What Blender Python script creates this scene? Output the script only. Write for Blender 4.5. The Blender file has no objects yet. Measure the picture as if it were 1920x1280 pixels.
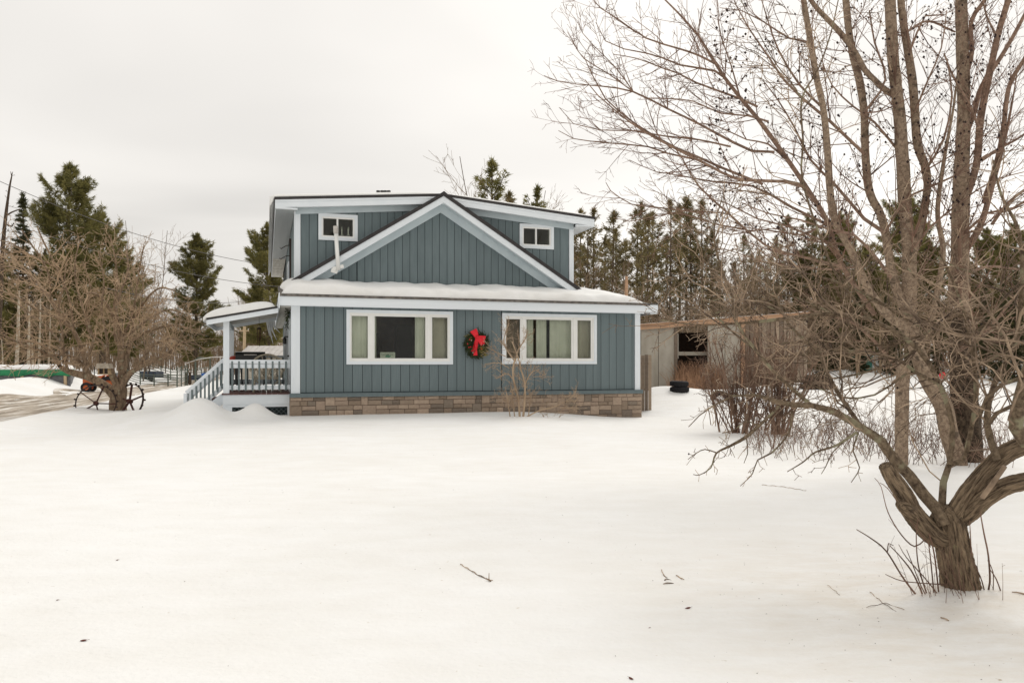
import bpy, math, random
import numpy as np
from mathutils import Vector, Matrix

R = math.radians
sc = bpy.context.scene
COL = sc.collection

# ------------------------------------------------------------------ camera
EYE = 1.6                       # eye height above the snow
FPX, CXP, HOR = 1450.0, 960.0, 684.0   # focal length / principal x / horizon, measured on the 1920 px photograph
cam_d = bpy.data.cameras.new('camera')
cam = bpy.data.objects.new('camera', cam_d)
COL.objects.link(cam)
cam.location = (0, 0, EYE)
cam.rotation_euler = (R(90), 0, 0)
cam_d.sensor_width = 36
cam_d.lens = 36 * FPX / 1920
cam_d.shift_y = (HOR - 640) / 1920
cam_d.clip_start = 0.05
cam_d.clip_end = 3000
sc.camera = cam

# ------------------------------------------------------------------ sky and light
SUN_EL, SUN_AZ = R(48), R(30)   # azimuth measured from +Y towards +X
w = bpy.data.worlds.new('World')
sc.world = w
w.use_nodes = True
nt = w.node_tree
nt.nodes.clear()
def N(tree, t, **kw):
    n = tree.nodes.new(t)
    for k, v in kw.items():
        setattr(n, k, v)
    return n
out = N(nt, 'ShaderNodeOutputWorld')
bg = N(nt, 'ShaderNodeBackground')
bg.inputs['Strength'].default_value = 0.1
sky = N(nt, 'ShaderNodeTexSky', sky_type='NISHITA')
sky.sun_disc = False
sky.sun_elevation = SUN_EL
sky.sun_rotation = SUN_AZ
sky.dust_density = 3.0
tc = N(nt, 'ShaderNodeTexCoord')
sep = N(nt, 'ShaderNodeSeparateXYZ')
nt.links.new(tc.outputs['Generated'], sep.inputs[0])
# project the view direction on a cloud deck so that the bands flatten towards the horizon
zc = N(nt, 'ShaderNodeMath', operation='ADD'); zc.inputs[1].default_value = 0.16
nt.links.new(sep.outputs['Z'], zc.inputs[0])
zm = N(nt, 'ShaderNodeMath', operation='MAXIMUM'); zm.inputs[1].default_value = 0.05
nt.links.new(zc.outputs[0], zm.inputs[0])
dx = N(nt, 'ShaderNodeMath', operation='DIVIDE'); dy = N(nt, 'ShaderNodeMath', operation='DIVIDE')
nt.links.new(sep.outputs['X'], dx.inputs[0]); nt.links.new(zm.outputs[0], dx.inputs[1])
nt.links.new(sep.outputs['Y'], dy.inputs[0]); nt.links.new(zm.outputs[0], dy.inputs[1])
cmb = N(nt, 'ShaderNodeCombineXYZ')
nt.links.new(dx.outputs[0], cmb.inputs[0]); nt.links.new(dy.outputs[0], cmb.inputs[1])
mp = N(nt, 'ShaderNodeMapping'); mp.inputs['Scale'].default_value = (0.5, 0.8, 1)
mp.inputs['Location'].default_value = (0.35, 0.2, 0)
nt.links.new(cmb.outputs[0], mp.inputs[0])
nz = N(nt, 'ShaderNodeTexNoise'); nz.inputs['Scale'].default_value = 1.0
nz.inputs['Detail'].default_value = 4.0; nz.inputs['Roughness'].default_value = 0.45
nz.inputs['Distortion'].default_value = 0.4
nt.links.new(mp.outputs[0], nz.inputs['Vector'])
cr = N(nt, 'ShaderNodeValToRGB')
cr.color_ramp.elements[0].position = 0.36; cr.color_ramp.elements[0].color = (0.735, 0.710, 0.672, 1)
cr.color_ramp.elements[1].position = 0.62; cr.color_ramp.elements[1].color = (0.985, 0.948, 0.895, 1)
nt.links.new(nz.outputs['Fac'], cr.inputs[0])
# the cloud deck is thinner and brighter round the hidden sun
sd = Vector((math.sin(SUN_AZ) * math.cos(R(20)), math.cos(SUN_AZ) * math.cos(R(20)), math.sin(R(20))))
dot = N(nt, 'ShaderNodeVectorMath', operation='DOT_PRODUCT'); dot.inputs[1].default_value = sd
nt.links.new(tc.outputs['Generated'], dot.inputs[0])
mr = N(nt, 'ShaderNodeMapRange', interpolation_type='SMOOTHSTEP')
mr.inputs['From Min'].default_value = 0.70; mr.inputs['From Max'].default_value = 1.0
mr.inputs['To Min'].default_value = 8.6; mr.inputs['To Max'].default_value = 11.8
nt.links.new(dot.outputs['Value'], mr.inputs['Value'])
mul = N(nt, 'ShaderNodeVectorMath', operation='SCALE')
nt.links.new(cr.outputs[0], mul.inputs[0]); nt.links.new(mr.outputs['Result'], mul.inputs['Scale'])
mix = N(nt, 'ShaderNodeMixRGB'); mix.inputs[0].default_value = 0.95
nt.links.new(sky.outputs[0], mix.inputs[1]); nt.links.new(mul.outputs[0], mix.inputs[2])
nt.links.new(mix.outputs[0], bg.inputs['Color'])
nt.links.new(bg.outputs[0], out.inputs['Surface'])

sun_d = bpy.data.lights.new('sun', 'SUN')
sun_d.energy = 1.3
sun_d.angle = R(30)
sun_d.color = (1.0, 0.96, 0.9)
sun = bpy.data.objects.new('sun', sun_d)
COL.objects.link(sun)
sun.rotation_euler = (R(90) - SUN_EL, 0, math.pi - SUN_AZ)
sun.location = (20, -10, 40)

vs = sc.view_settings
vs.view_transform = 'Standard'
vs.look = 'None'
vs.gamma = 1
vs.use_curve_mapping = False
vs.exposure = 0.20
sc.cycles.max_bounces = 8
sc.cycles.diffuse_bounces = 4
sc.cycles.transparent_max_bounces = 12
sc.cycles.use_denoising = True

# ------------------------------------------------------------------ materials
def mat(name, col, rough=0.8, col2=None, nscale=6.0, stretch=(1, 1, 1), bump=0.0, bscale=None, rnd=0.0, spec=0.25, metal=0.0, detail=4.0, cpos=(0.35, 0.65)):
    m = bpy.data.materials.new(name)
    m.use_nodes = True
    t = m.node_tree
    b = t.nodes['Principled BSDF']
    b.inputs['Roughness'].default_value = rough
    b.inputs['Metallic'].default_value = metal
    b.inputs['Specular IOR Level'].default_value = spec
    tcn = N(t, 'ShaderNodeTexCoord')
    mpn = N(t, 'ShaderNodeMapping'); mpn.inputs['Scale'].default_value = stretch
    t.links.new(tcn.outputs['Object'], mpn.inputs[0])
    nn = N(t, 'ShaderNodeTexNoise'); nn.inputs['Scale'].default_value = nscale; nn.inputs['Detail'].default_value = detail
    t.links.new(mpn.outputs[0], nn.inputs['Vector'])
    rp = N(t, 'ShaderNodeValToRGB')
    c2 = col2 if col2 else tuple(x * 0.82 for x in col)
    rp.color_ramp.elements[0].position = cpos[0]; rp.color_ramp.elements[1].position = cpos[1]
    rp.color_ramp.elements[0].color = (*c2, 1); rp.color_ramp.elements[1].color = (*col, 1)
    t.links.new(nn.outputs['Fac'], rp.inputs[0])
    last = rp.outputs[0]
    if rnd:
        oi = N(t, 'ShaderNodeObjectInfo')
        ma = N(t, 'ShaderNodeMapRange'); ma.inputs['To Min'].default_value = 1 - rnd; ma.inputs['To Max'].default_value = 1 + rnd
        t.links.new(oi.outputs['Random'], ma.inputs['Value'])
        vm = N(t, 'ShaderNodeVectorMath', operation='SCALE')
        t.links.new(last, vm.inputs[0]); t.links.new(ma.outputs['Result'], vm.inputs['Scale'])
        last = vm.outputs[0]
    t.links.new(last, b.inputs['Base Color'])
    if bump:
        bn = N(t, 'ShaderNodeTexNoise'); bn.inputs['Scale'].default_value = bscale or nscale * 3; bn.inputs['Detail'].default_value = 6
        t.links.new(mpn.outputs[0], bn.inputs['Vector'])
        bp = N(t, 'ShaderNodeBump'); bp.inputs['Strength'].default_value = bump; bp.inputs['Distance'].default_value = 0.02
        t.links.new(bn.outputs['Fac'], bp.inputs['Height'])
        t.links.new(bp.outputs[0], b.inputs['Normal'])
    return m

def ramp_mat(name, cols, rough=0.85, nscale=14, bump=0.6, namt=0.25):
    """colour picked per object out of a ramp, with grain on top"""
    m = bpy.data.materials.new(name); m.use_nodes = True
    t = m.node_tree; b = t.nodes['Principled BSDF']
    b.inputs['Roughness'].default_value = rough; b.inputs['Specular IOR Level'].default_value = 0.2
    oi = N(t, 'ShaderNodeObjectInfo'); rp = N(t, 'ShaderNodeValToRGB')
    rp.color_ramp.interpolation = 'CONSTANT'
    e = rp.color_ramp.elements
    while len(e) < len(cols): e.new(0.5)
    for i, c in enumerate(cols):
        e[i].position = i / len(cols); e[i].color = (*c, 1)
    t.links.new(oi.outputs['Random'], rp.inputs[0])
    tg = N(t, 'ShaderNodeNewGeometry')
    nn = N(t, 'ShaderNodeTexNoise'); nn.inputs['Scale'].default_value = nscale; nn.inputs['Detail'].default_value = 6
    mp_ = N(t, 'ShaderNodeMapping'); mp_.inputs['Scale'].default_value = (1, 1, 2.2)
    t.links.new(tg.outputs['Position'], mp_.inputs[0]); t.links.new(mp_.outputs[0], nn.inputs['Vector'])
    ma = N(t, 'ShaderNodeMapRange'); ma.inputs['To Min'].default_value = 1 - namt; ma.inputs['To Max'].default_value = 1 + namt
    t.links.new(nn.outputs['Fac'], ma.inputs['Value'])
    vm = N(t, 'ShaderNodeVectorMath', operation='SCALE')
    t.links.new(rp.outputs[0], vm.inputs[0]); t.links.new(ma.outputs['Result'], vm.inputs['Scale'])
    t.links.new(vm.outputs[0], b.inputs['Base Color'])
    bp = N(t, 'ShaderNodeBump'); bp.inputs['Strength'].default_value = bump; bp.inputs['Distance'].default_value = 0.02
    t.links.new(nn.outputs['Fac'], bp.inputs['Height']); t.links.new(bp.outputs[0], b.inputs['Normal'])
    return m

def snow_mat():
    m = bpy.data.materials.new('snow'); m.use_nodes = True
    t = m.node_tree; b = t.nodes['Principled BSDF']
    b.inputs['Roughness'].default_value = 0.7; b.inputs['Specular IOR Level'].default_value = 0.15
    g = N(t, 'ShaderNodeNewGeometry')
    def noise(sc_, det, st=(1, 1, 1), rough=0.5):
        mpn = N(t, 'ShaderNodeMapping'); mpn.inputs['Scale'].default_value = st
        t.links.new(g.outputs['Position'], mpn.inputs[0])
        n = N(t, 'ShaderNodeTexNoise'); n.inputs['Scale'].default_value = sc_; n.inputs['Detail'].default_value = det
        n.inputs['Roughness'].default_value = rough
        t.links.new(mpn.outputs[0], n.inputs['Vector'])
        return n.outputs['Fac']
    big = noise(0.35, 3); mid = noise(2.2, 5, (0.7, 1.3, 1), 0.6); fine = noise(26, 4)
    rp = N(t, 'ShaderNodeValToRGB')
    rp.color_ramp.elements[0].position = 0.34; rp.color_ramp.elements[0].color = (0.825, 0.815, 0.785, 1)
    rp.color_ramp.elements[1].position = 0.62; rp.color_ramp.elements[1].color = (0.885, 0.886, 0.876, 1)
    ad = N(t, 'ShaderNodeMixRGB'); ad.inputs[0].default_value = 0.5
    t.links.new(big, ad.inputs[1]); t.links.new(mid, ad.inputs[2])
    t.links.new(ad.outputs[0], rp.inputs[0])
    # sparse bark crumbs and dust sunk in the old snow
    sp = noise(16, 2, (1, 1.6, 1), 0.5)
    r2 = N(t, 'ShaderNodeValToRGB')
    r2.color_ramp.elements[0].position = 0.735; r2.color_ramp.elements[0].color = (0, 0, 0, 1)
    r2.color_ramp.elements[1].position = 0.80; r2.color_ramp.elements[1].color = (1, 1, 1, 1)
    t.links.new(sp, r2.inputs[0])
    # bark dust lying in the snow round the apple tree
    sub = N(t, 'ShaderNodeVectorMath', operation='DISTANCE'); sub.inputs[1].default_value = (3.2, 4.9, 0)
    t.links.new(g.outputs['Position'], sub.inputs[0])
    md = N(t, 'ShaderNodeMapRange', interpolation_type='SMOOTHSTEP')
    for k_, v_ in (('From Min', 3.4), ('From Max', 0.2), ('To Min', 0.0), ('To Max', 0.7)): md.inputs[k_].default_value = v_
    t.links.new(sub.outputs['Value'], md.inputs['Value'])
    dn = noise(3.4, 6, (0.6, 1.5, 1), 0.65)
    r3 = N(t, 'ShaderNodeValToRGB'); r3.color_ramp.elements[0].position = 0.36; r3.color_ramp.elements[1].position = 0.72
    t.links.new(dn, r3.inputs[0])
    mm = N(t, 'ShaderNodeMath', operation='MULTIPLY'); t.links.new(md.outputs['Result'], mm.inputs[0]); t.links.new(r3.outputs[0], mm.inputs[1])
    md2 = N(t, 'ShaderNodeMixRGB'); md2.inputs[2].default_value = (0.70, 0.63, 0.53, 1)
    t.links.new(mm.outputs[0], md2.inputs[0]); t.links.new(rp.outputs[0], md2.inputs[1])
    mx = N(t, 'ShaderNodeMixRGB'); mx.inputs[2].default_value = (0.52, 0.44, 0.35, 1)
    t.links.new(r2.outputs[0], mx.inputs[0]); t.links.new(md2.outputs[0], mx.inputs[1])
    t.links.new(mx.outputs[0], b.inputs['Base Color'])
    s = N(t, 'ShaderNodeMath', operation='MULTIPLY_ADD'); s.inputs[1].default_value = 0.28
    t.links.new(fine, s.inputs[0]); t.links.new(mid, s.inputs[2])
    bp = N(t, 'ShaderNodeBump'); bp.inputs['Strength'].default_value = 0.42; bp.inputs['Distance'].default_value = 0.06
    t.links.new(s.outputs[0], bp.inputs['Height']); t.links.new(bp.outputs[0], b.inputs['Normal'])
    return m

def road_mat():
    m = bpy.data.materials.new('muddy_ice'); m.use_nodes = True
    t = m.node_tree; b = t.nodes['Principled BSDF']
    b.inputs['Roughness'].default_value = 0.6
    tcn = N(t, 'ShaderNodeTexCoord'); mpn = N(t, 'ShaderNodeMapping'); mpn.inputs['Scale'].default_value = (1.6, 0.14, 1)
    t.links.new(tcn.outputs['UV'], mpn.inputs[0])
    n = N(t, 'ShaderNodeTexNoise'); n.inputs['Scale'].default_value = 1.6; n.inputs['Detail'].default_value = 7; n.inputs['Roughness'].default_value = 0.62
    t.links.new(mpn.outputs[0], n.inputs['Vector'])
    rp = N(t, 'ShaderNodeValToRGB'); e = rp.color_ramp.elements
    e[0].position = 0.36; e[0].color = (0.16, 0.125, 0.085, 1); e[1].position = 0.66; e[1].color = (0.82, 0.79, 0.74, 1)
    x = e.new(0.5); x.color = (0.40, 0.33, 0.25, 1)
    t.links.new(n.outputs['Fac'], rp.inputs[0]); t.links.new(rp.outputs[0], b.inputs['Base Color'])
    bp = N(t, 'ShaderNodeBump'); bp.inputs['Strength'].default_value = 0.5; bp.inputs['Distance'].default_value = 0.05
    t.links.new(n.outputs['Fac'], bp.inputs['Height']); t.links.new(bp.outputs[0], b.inputs['Normal'])
    return m

def glass_mat():
    m = bpy.data.materials.new('window_glass'); m.use_nodes = True
    t = m.node_tree; t.nodes.clear()
    o = N(t, 'ShaderNodeOutputMaterial'); tr = N(t, 'ShaderNodeBsdfTransparent'); gl = N(t, 'ShaderNodeBsdfGlossy')
    tr.inputs[0].default_value = (0.93, 0.95, 0.92, 1); gl.inputs['Roughness'].default_value = 0.02
    fr = N(t, 'ShaderNodeFresnel'); fr.inputs['IOR'].default_value = 1.36
    mx = N(t, 'ShaderNodeMixShader')
    t.links.new(fr.outputs[0], mx.inputs[0]); t.links.new(tr.outputs[0], mx.inputs[1]); t.links.new(gl.outputs[0], mx.inputs[2])
    t.links.new(mx.outputs[0], o.inputs[0])
    return m

def bark_mat(name, c1, c2, zs=0.25, nscale=18, bump=0.9, lichen=None, lpos=0.62, along=False):
    m = bpy.data.materials.new(name); m.use_nodes = True
    t = m.node_tree; b = t.nodes['Principled BSDF']; b.inputs['Roughness'].default_value = 0.9; b.inputs['Specular IOR Level'].default_value = 0.15
    g = N(t, 'ShaderNodeNewGeometry'); mpn = N(t, 'ShaderNodeMapping'); mpn.inputs['Scale'].default_value = (1, 1, zs)
    if along:
        at_ = N(t, 'ShaderNodeAttribute'); at_.attribute_name = 'barkco'; t.links.new(at_.outputs['Vector'], mpn.inputs[0])
    else: t.links.new(g.outputs['Position'], mpn.inputs[0])
    n = N(t, 'ShaderNodeTexNoise'); n.inputs['Scale'].default_value = nscale; n.inputs['Detail'].default_value = 8; n.inputs['Roughness'].default_value = 0.7; n.inputs['Distortion'].default_value = 0.6 if along else 0
    t.links.new(mpn.outputs[0], n.inputs['Vector'])
    rp = N(t, 'ShaderNodeValToRGB'); e = rp.color_ramp.elements
    e[0].position = 0.38 if along else 0.36; e[0].color = (*c2, 1); e[1].position = 0.60 if along else 0.62; e[1].color = (*c1, 1)
    t.links.new(n.outputs['Fac'], rp.inputs[0])
    last = rp.outputs[0]
    if lichen:
        n2 = N(t, 'ShaderNodeTexNoise'); n2.inputs['Scale'].default_value = 7; n2.inputs['Detail'].default_value = 5
        t.links.new(g.outputs['Position'], n2.inputs['Vector'])
        r2 = N(t, 'ShaderNodeValToRGB'); r2.color_ramp.elements[0].position = lpos - .04; r2.color_ramp.elements[1].position = lpos + .04
        t.links.new(n2.outputs['Fac'], r2.inputs[0])
        mx = N(t, 'ShaderNodeMixRGB'); mx.inputs[2].default_value = (*lichen, 1)
        t.links.new(r2.outputs[0], mx.inputs[0]); t.links.new(last, mx.inputs[1]); last = mx.outputs[0]
    t.links.new(last, b.inputs['Base Color'])
    bp = N(t, 'ShaderNodeBump'); bp.inputs['Strength'].default_value = bump; bp.inputs['Distance'].default_value = 0.03
    t.links.new(n.outputs['Fac'], bp.inputs['Height']); t.links.new(bp.outputs[0], b.inputs['Normal'])
    return m

def needle_mat(name, c1, c2):
    m = mat(name, c1, 0.7, c2, nscale=1.2, rnd=0.12, spec=0.2)
    t = m.node_tree; b = t.nodes['Principled BSDF']; o = next(n for n in t.nodes if n.type == 'OUTPUT_MATERIAL')
    tl = N(t, 'ShaderNodeBsdfTranslucent'); mx = N(t, 'ShaderNodeMixShader'); mx.inputs[0].default_value = 0.35
    src = b.inputs['Base Color'].links[0].from_socket
    t.links.new(src, tl.inputs[0]); t.links.new(b.outputs[0], mx.inputs[1]); t.links.new(tl.outputs[0], mx.inputs[2]); t.links.new(mx.outputs[0], o.inputs[0])
    return m

M = {}
M['snow'] = snow_mat()
M['road'] = road_mat()
M['siding'] = mat('blue_grey_siding', (0.160, 0.202, 0.212), 0.65, (0.141, 0.180, 0.190), nscale=3, stretch=(3, 3, .5), rnd=0.07, bump=0.12, bscale=30)
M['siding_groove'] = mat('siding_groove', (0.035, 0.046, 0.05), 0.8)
M['trim'] = mat('white_paint', (0.80, 0.845, 0.88), 0.5, (0.755, 0.805, 0.845), nscale=2.5, rnd=0.02)
M['frieze'] = mat('shaded_white_paint', (0.58, 0.655, 0.685), 0.55, (0.53, 0.605, 0.64), nscale=2.5)  # white paint toned blue-grey for the shade on set-back boards
M['vinyl'] = mat('white_vinyl', (0.87, 0.87, 0.845), 0.4, (0.83, 0.83, 0.80), nscale=3)
M['soffit'] = mat('soffit_metal', (0.42, 0.45, 0.46), 0.45, (0.30, 0.33, 0.345), nscale=1.6, spec=0.5)
M['soffit_white'] = mat('weathered_white_board', (0.66, 0.65, 0.60), 0.7, (0.52, 0.50, 0.45), nscale=5)
M['edge'] = mat('dark_drip_edge', (0.05, 0.045, 0.045), 0.5, (0.035, 0.032, 0.032))
M['shingle'] = mat('grey_shingle', (0.20, 0.18, 0.16), 0.9, (0.10, 0.092, 0.085), nscale=9, bump=0.5)
M['stone'] = ramp_mat('faced_stone', [(0.41, 0.315, 0.24), (0.32, 0.248, 0.188), (0.245, 0.20, 0.158), (0.44, 0.34, 0.26), (0.365, 0.28, 0.215), (0.205, 0.166, 0.132), (0.28, 0.215, 0.16)])
M['mortar'] = mat('mortar_brown', (0.105, 0.062, 0.042), 0.9)
M['glass'] = glass_mat()
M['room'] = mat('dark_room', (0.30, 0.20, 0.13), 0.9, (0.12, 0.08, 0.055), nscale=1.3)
M['room_reflect'] = mat('sky_reflection_room', (0.55, 0.50, 0.42), 0.9, (0.42, 0.38, 0.32), nscale=1.3)  # interior colour lightened to stand in for sky reflection in the dormer glass
M['furniture'] = mat('dark_wood', (0.05, 0.034, 0.026), 0.6)
M['curtain'] = mat('pale_green_curtain', (0.80, 0.80, 0.71), 0.9, (0.70, 0.71, 0.62), nscale=2)
M['blind'] = mat('beige_curtain', (0.52, 0.48, 0.40), 0.9, (0.44, 0.41, 0.34), nscale=2)
M['browncurtain'] = mat('brown_curtain', (0.27, 0.19, 0.12), 0.9, (0.16, 0.11, 0.07), nscale=3)
M['deck'] = mat('red_brown_deck', (0.145, 0.075, 0.066), 0.7, (0.10, 0.052, 0.047), nscale=6, rnd=0.15)
M['baluster'] = mat('teal_grey_paint', (0.17, 0.21, 0.215), 0.6, (0.15, 0.185, 0.19))
M['galv'] = mat('galvanised_pipe', (0.60, 0.57, 0.53), 0.45, (0.44, 0.41, 0.38), nscale=8, spec=0.5)
M['iron'] = mat('dark_iron', (0.03, 0.022, 0.02), 0.6, (0.05, 0.028, 0.02), nscale=12)
M['rust'] = mat('rusty_red_iron', (0.10, 0.035, 0.025), 0.75, (0.05, 0.022, 0.018), nscale=12)
M['black'] = mat('black_enamel', (0.018, 0.018, 0.018), 0.35, spec=0.5)
M['wicker'] = mat('weathered_wicker', (0.46, 0.41, 0.32), 0.85, (0.33, 0.29, 0.22), nscale=22)
M['red'] = mat('red_fabric', (0.80, 0.03, 0.045), 0.55, (0.66, 0.018, 0.03), nscale=7)
M['redpaint'] = mat('red_paint', (0.40, 0.05, 0.03), 0.5, (0.28, 0.04, 0.025))
M['orange'] = mat('orange_paint', (0.66, 0.17, 0.06), 0.55, (0.45, 0.11, 0.04), nscale=5)
M['green'] = mat('green_tarp', (0.03, 0.235, 0.10), 0.45, (0.018, 0.165, 0.07), nscale=1.6, bump=0.3, bscale=3)
M['panel'] = mat('grey_panel', (0.16, 0.16, 0.165), 0.7, (0.11, 0.11, 0.115), nscale=4)
M['plywood'] = mat('grey_plywood', (0.50, 0.46, 0.39), 0.85, (0.37, 0.33, 0.27), nscale=2.2, stretch=(1, 1, .5), cpos=(.3, .7))
M['plank'] = ramp_mat('weathered_plank', [(0.33, 0.265, 0.20), (0.26, 0.20, 0.15), (0.40, 0.31, 0.23), (0.20, 0.155, 0.118), (0.36, 0.25, 0.17)], nscale=6, bump=0.3)
M['cedar'] = mat('orange_cedar', (0.55, 0.345, 0.215), 0.75, (0.42, 0.25, 0.155), nscale=4, stretch=(.3, 1, 3))
M['rubber'] = mat('tyre_rubber', (0.025, 0.024, 0.026), 0.8, bump=0.3)
M['blue'] = mat('blue_plastic', (0.03, 0.13, 0.42), 0.4)
M['navy'] = mat('dark_blue_grey', (0.045, 0.06, 0.085), 0.5)
M['pipegreen'] = mat('grey_green_pipe', (0.115, 0.14, 0.11), 0.5, (0.09, 0.105, 0.085))
M['straw'] = mat('dry_grass', (0.42, 0.25, 0.15), 0.9, (0.28, 0.16, 0.10), nscale=5)
M['tarpwood'] = mat('pale_post_wood', (0.58, 0.44, 0.28), 0.8)
M['wood'] = mat('pine_board', (0.46, 0.33, 0.19), 0.8, (0.36, 0.25, 0.14), nscale=6)
M['feederroof'] = mat('weathered_roof_wood', (0.47, 0.41, 0.33), 0.85, (0.33, 0.28, 0.22), nscale=9)
M['bark_apple'] = bark_mat('apple_bark', (0.36, 0.265, 0.175), (0.06, 0.042, 0.029), 0.13, 58, 1.0, (0.34, 0.30, 0.17), 0.68, True)
M['bark_bough'] = bark_mat('apple_bough_bark', (0.28, 0.21, 0.14), (0.085, 0.06, 0.042), 0.8, 30, 0.8, (0.32, 0.29, 0.19), 0.58)
M['bark_tall'] = bark_mat('maple_bark', (0.37, 0.28, 0.20), (0.17, 0.12, 0.085), 0.9, 20, 0.7, (0.12, 0.09, 0.065), 0.63, True)
M['bark_branch'] = bark_mat('maple_branch_bark', (0.33, 0.22, 0.16), (0.135, 0.088, 0.065), 1.2, 10, 0.4)
M['twig_tall'] = mat('tall_tree_twig', (0.29, 0.175, 0.125), 0.85, (0.11, 0.066, 0.048), nscale=2.0)
M['twig_apple'] = mat('apple_twig', (0.50, 0.37, 0.26), 0.85, (0.08, 0.054, 0.038), nscale=4.5)
M['bark_dark'] = bark_mat('dark_shaggy_bark', (0.13, 0.095, 0.066), (0.022, 0.016, 0.012), 0.5, 22, 1.0)
M['bark_left'] = bark_mat('left_apple_bark', (0.34, 0.245, 0.165), (0.13, 0.092, 0.062), 0.4, 12, 0.8, (0.33, 0.29, 0.20), 0.64)
M['twig_left'] = mat('tan_twig', (0.60, 0.44, 0.295), 0.9, (0.35, 0.245, 0.155), nscale=.8)
M['shrub'] = mat('shrub_stem', (0.52, 0.39, 0.27), 0.85, (0.36, 0.26, 0.175), nscale=3)
M['brush'] = mat('red_brown_brush', (0.29, 0.19, 0.135), 0.9, (0.13, 0.08, 0.058), nscale=1.5)
M['berry'] = mat('shrivelled_fruit', (0.03, 0.016, 0.014), 0.7)
M['bark_pine'] = bark_mat('pine_bark', (0.19, 0.145, 0.105), (0.09, 0.066, 0.05), 0.3, 8, 0.5)
M['bark_birch'] = bark_mat('pale_trunk_bark', (0.56, 0.50, 0.40), (0.34, 0.28, 0.21), 1.5, 4, 0.3)
M['needle_a'] = needle_mat('pine_needles', (0.29, 0.255, 0.09), (0.155, 0.15, 0.056))
M['needle_b'] = needle_mat('spruce_needles', (0.115, 0.11, 0.05), (0.06, 0.065, 0.03))
M['needle_c'] = needle_mat('stand_pine_needles', (0.31, 0.245, 0.115), (0.17, 0.15, 0.07))
M['far_twig'] = mat('far_wood_twigs', (0.34, 0.25, 0.165), 0.9, (0.19, 0.135, 0.088), nscale=.35, rnd=0.15)
M['wreath'] = mat('fir_greens', (0.045, 0.06, 0.022), 0.8, (0.022, 0.03, 0.012), nscale=9)
M['wreath_gold'] = mat('dry_yellow_greens', (0.30, 0.24, 0.06), 0.8)
M['cone'] = mat('pale_ornament', (0.55, 0.42, 0.36), 0.6)
M['ice'] = mat('ice', (0.80, 0.83, 0.85), 0.15, spec=0.6)
M['paper'] = mat('pale_sign_paper', (0.60, 0.63, 0.54), 0.7, (0.55, 0.58, 0.50))
M['ink'] = mat('sign_ink', (0.16, 0.18, 0.14), 0.7)
M['greenink'] = mat('sign_green', (0.16, 0.36, 0.25), 0.7)
M['debris'] = mat('bark_crumb', (0.10, 0.07, 0.05), 0.9)
M['leaf'] = mat('dead_leaf', (0.14, 0.045, 0.032), 0.7)
M['roofmetal'] = mat('pale_metal_roof', (0.58, 0.55, 0.52), 0.5, (0.48, 0.455, 0.43), nscale=2)
M['cable'] = mat('overhead_cable', (0.16, 0.15, 0.145), 0.7)
M['teal'] = mat('teal_plastic', (0.10, 0.32, 0.26), 0.5)
M['whitepaint'] = mat('plain_white', (0.78, 0.78, 0.76), 0.5)

# ------------------------------------------------------------------ mesh helpers
def link(o):
    COL.objects.link(o)
    return o

def root_off(p):
    """world position of the top-level ancestor (things built in world coordinates are never rotated)"""
    while p.parent: p = p.parent
    return Vector(p.location)

def np_mesh(name, V, loops, starts, totals, material, smooth=False):
    me = bpy.data.meshes.new(name)
    me.vertices.add(len(V)); me.vertices.foreach_set('co', np.asarray(V, dtype=np.float32).ravel())
    me.loops.add(len(loops)); me.loops.foreach_set('vertex_index', np.asarray(loops, dtype=np.int32))
    me.polygons.add(len(starts)); me.polygons.foreach_set('loop_start', np.asarray(starts, dtype=np.int32))
    try: me.polygons.foreach_set('loop_total', np.asarray(totals, dtype=np.int32))
    except Exception: pass
    if smooth: me.polygons.foreach_set('use_smooth', np.ones(len(starts), dtype=bool))
    me.update(calc_edges=True)
    me.validate()
    if material: me.materials.append(material)
    return me

def props(o, label=None, cat=None, group=None, kind=None):
    if label: o['label'] = label
    if cat: o['category'] = cat
    if group: o['group'] = group
    if kind: o['kind'] = kind
    return o

def thing(name, label, cat, loc=(0, 0, 0), rz=0.0, group=None):
    o = bpy.data.objects.new(name, None); link(o)
    o.location = loc; o.rotation_euler = (0, 0, rz); o.empty_display_size = 0.2
    return props(o, label, cat, group)

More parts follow.
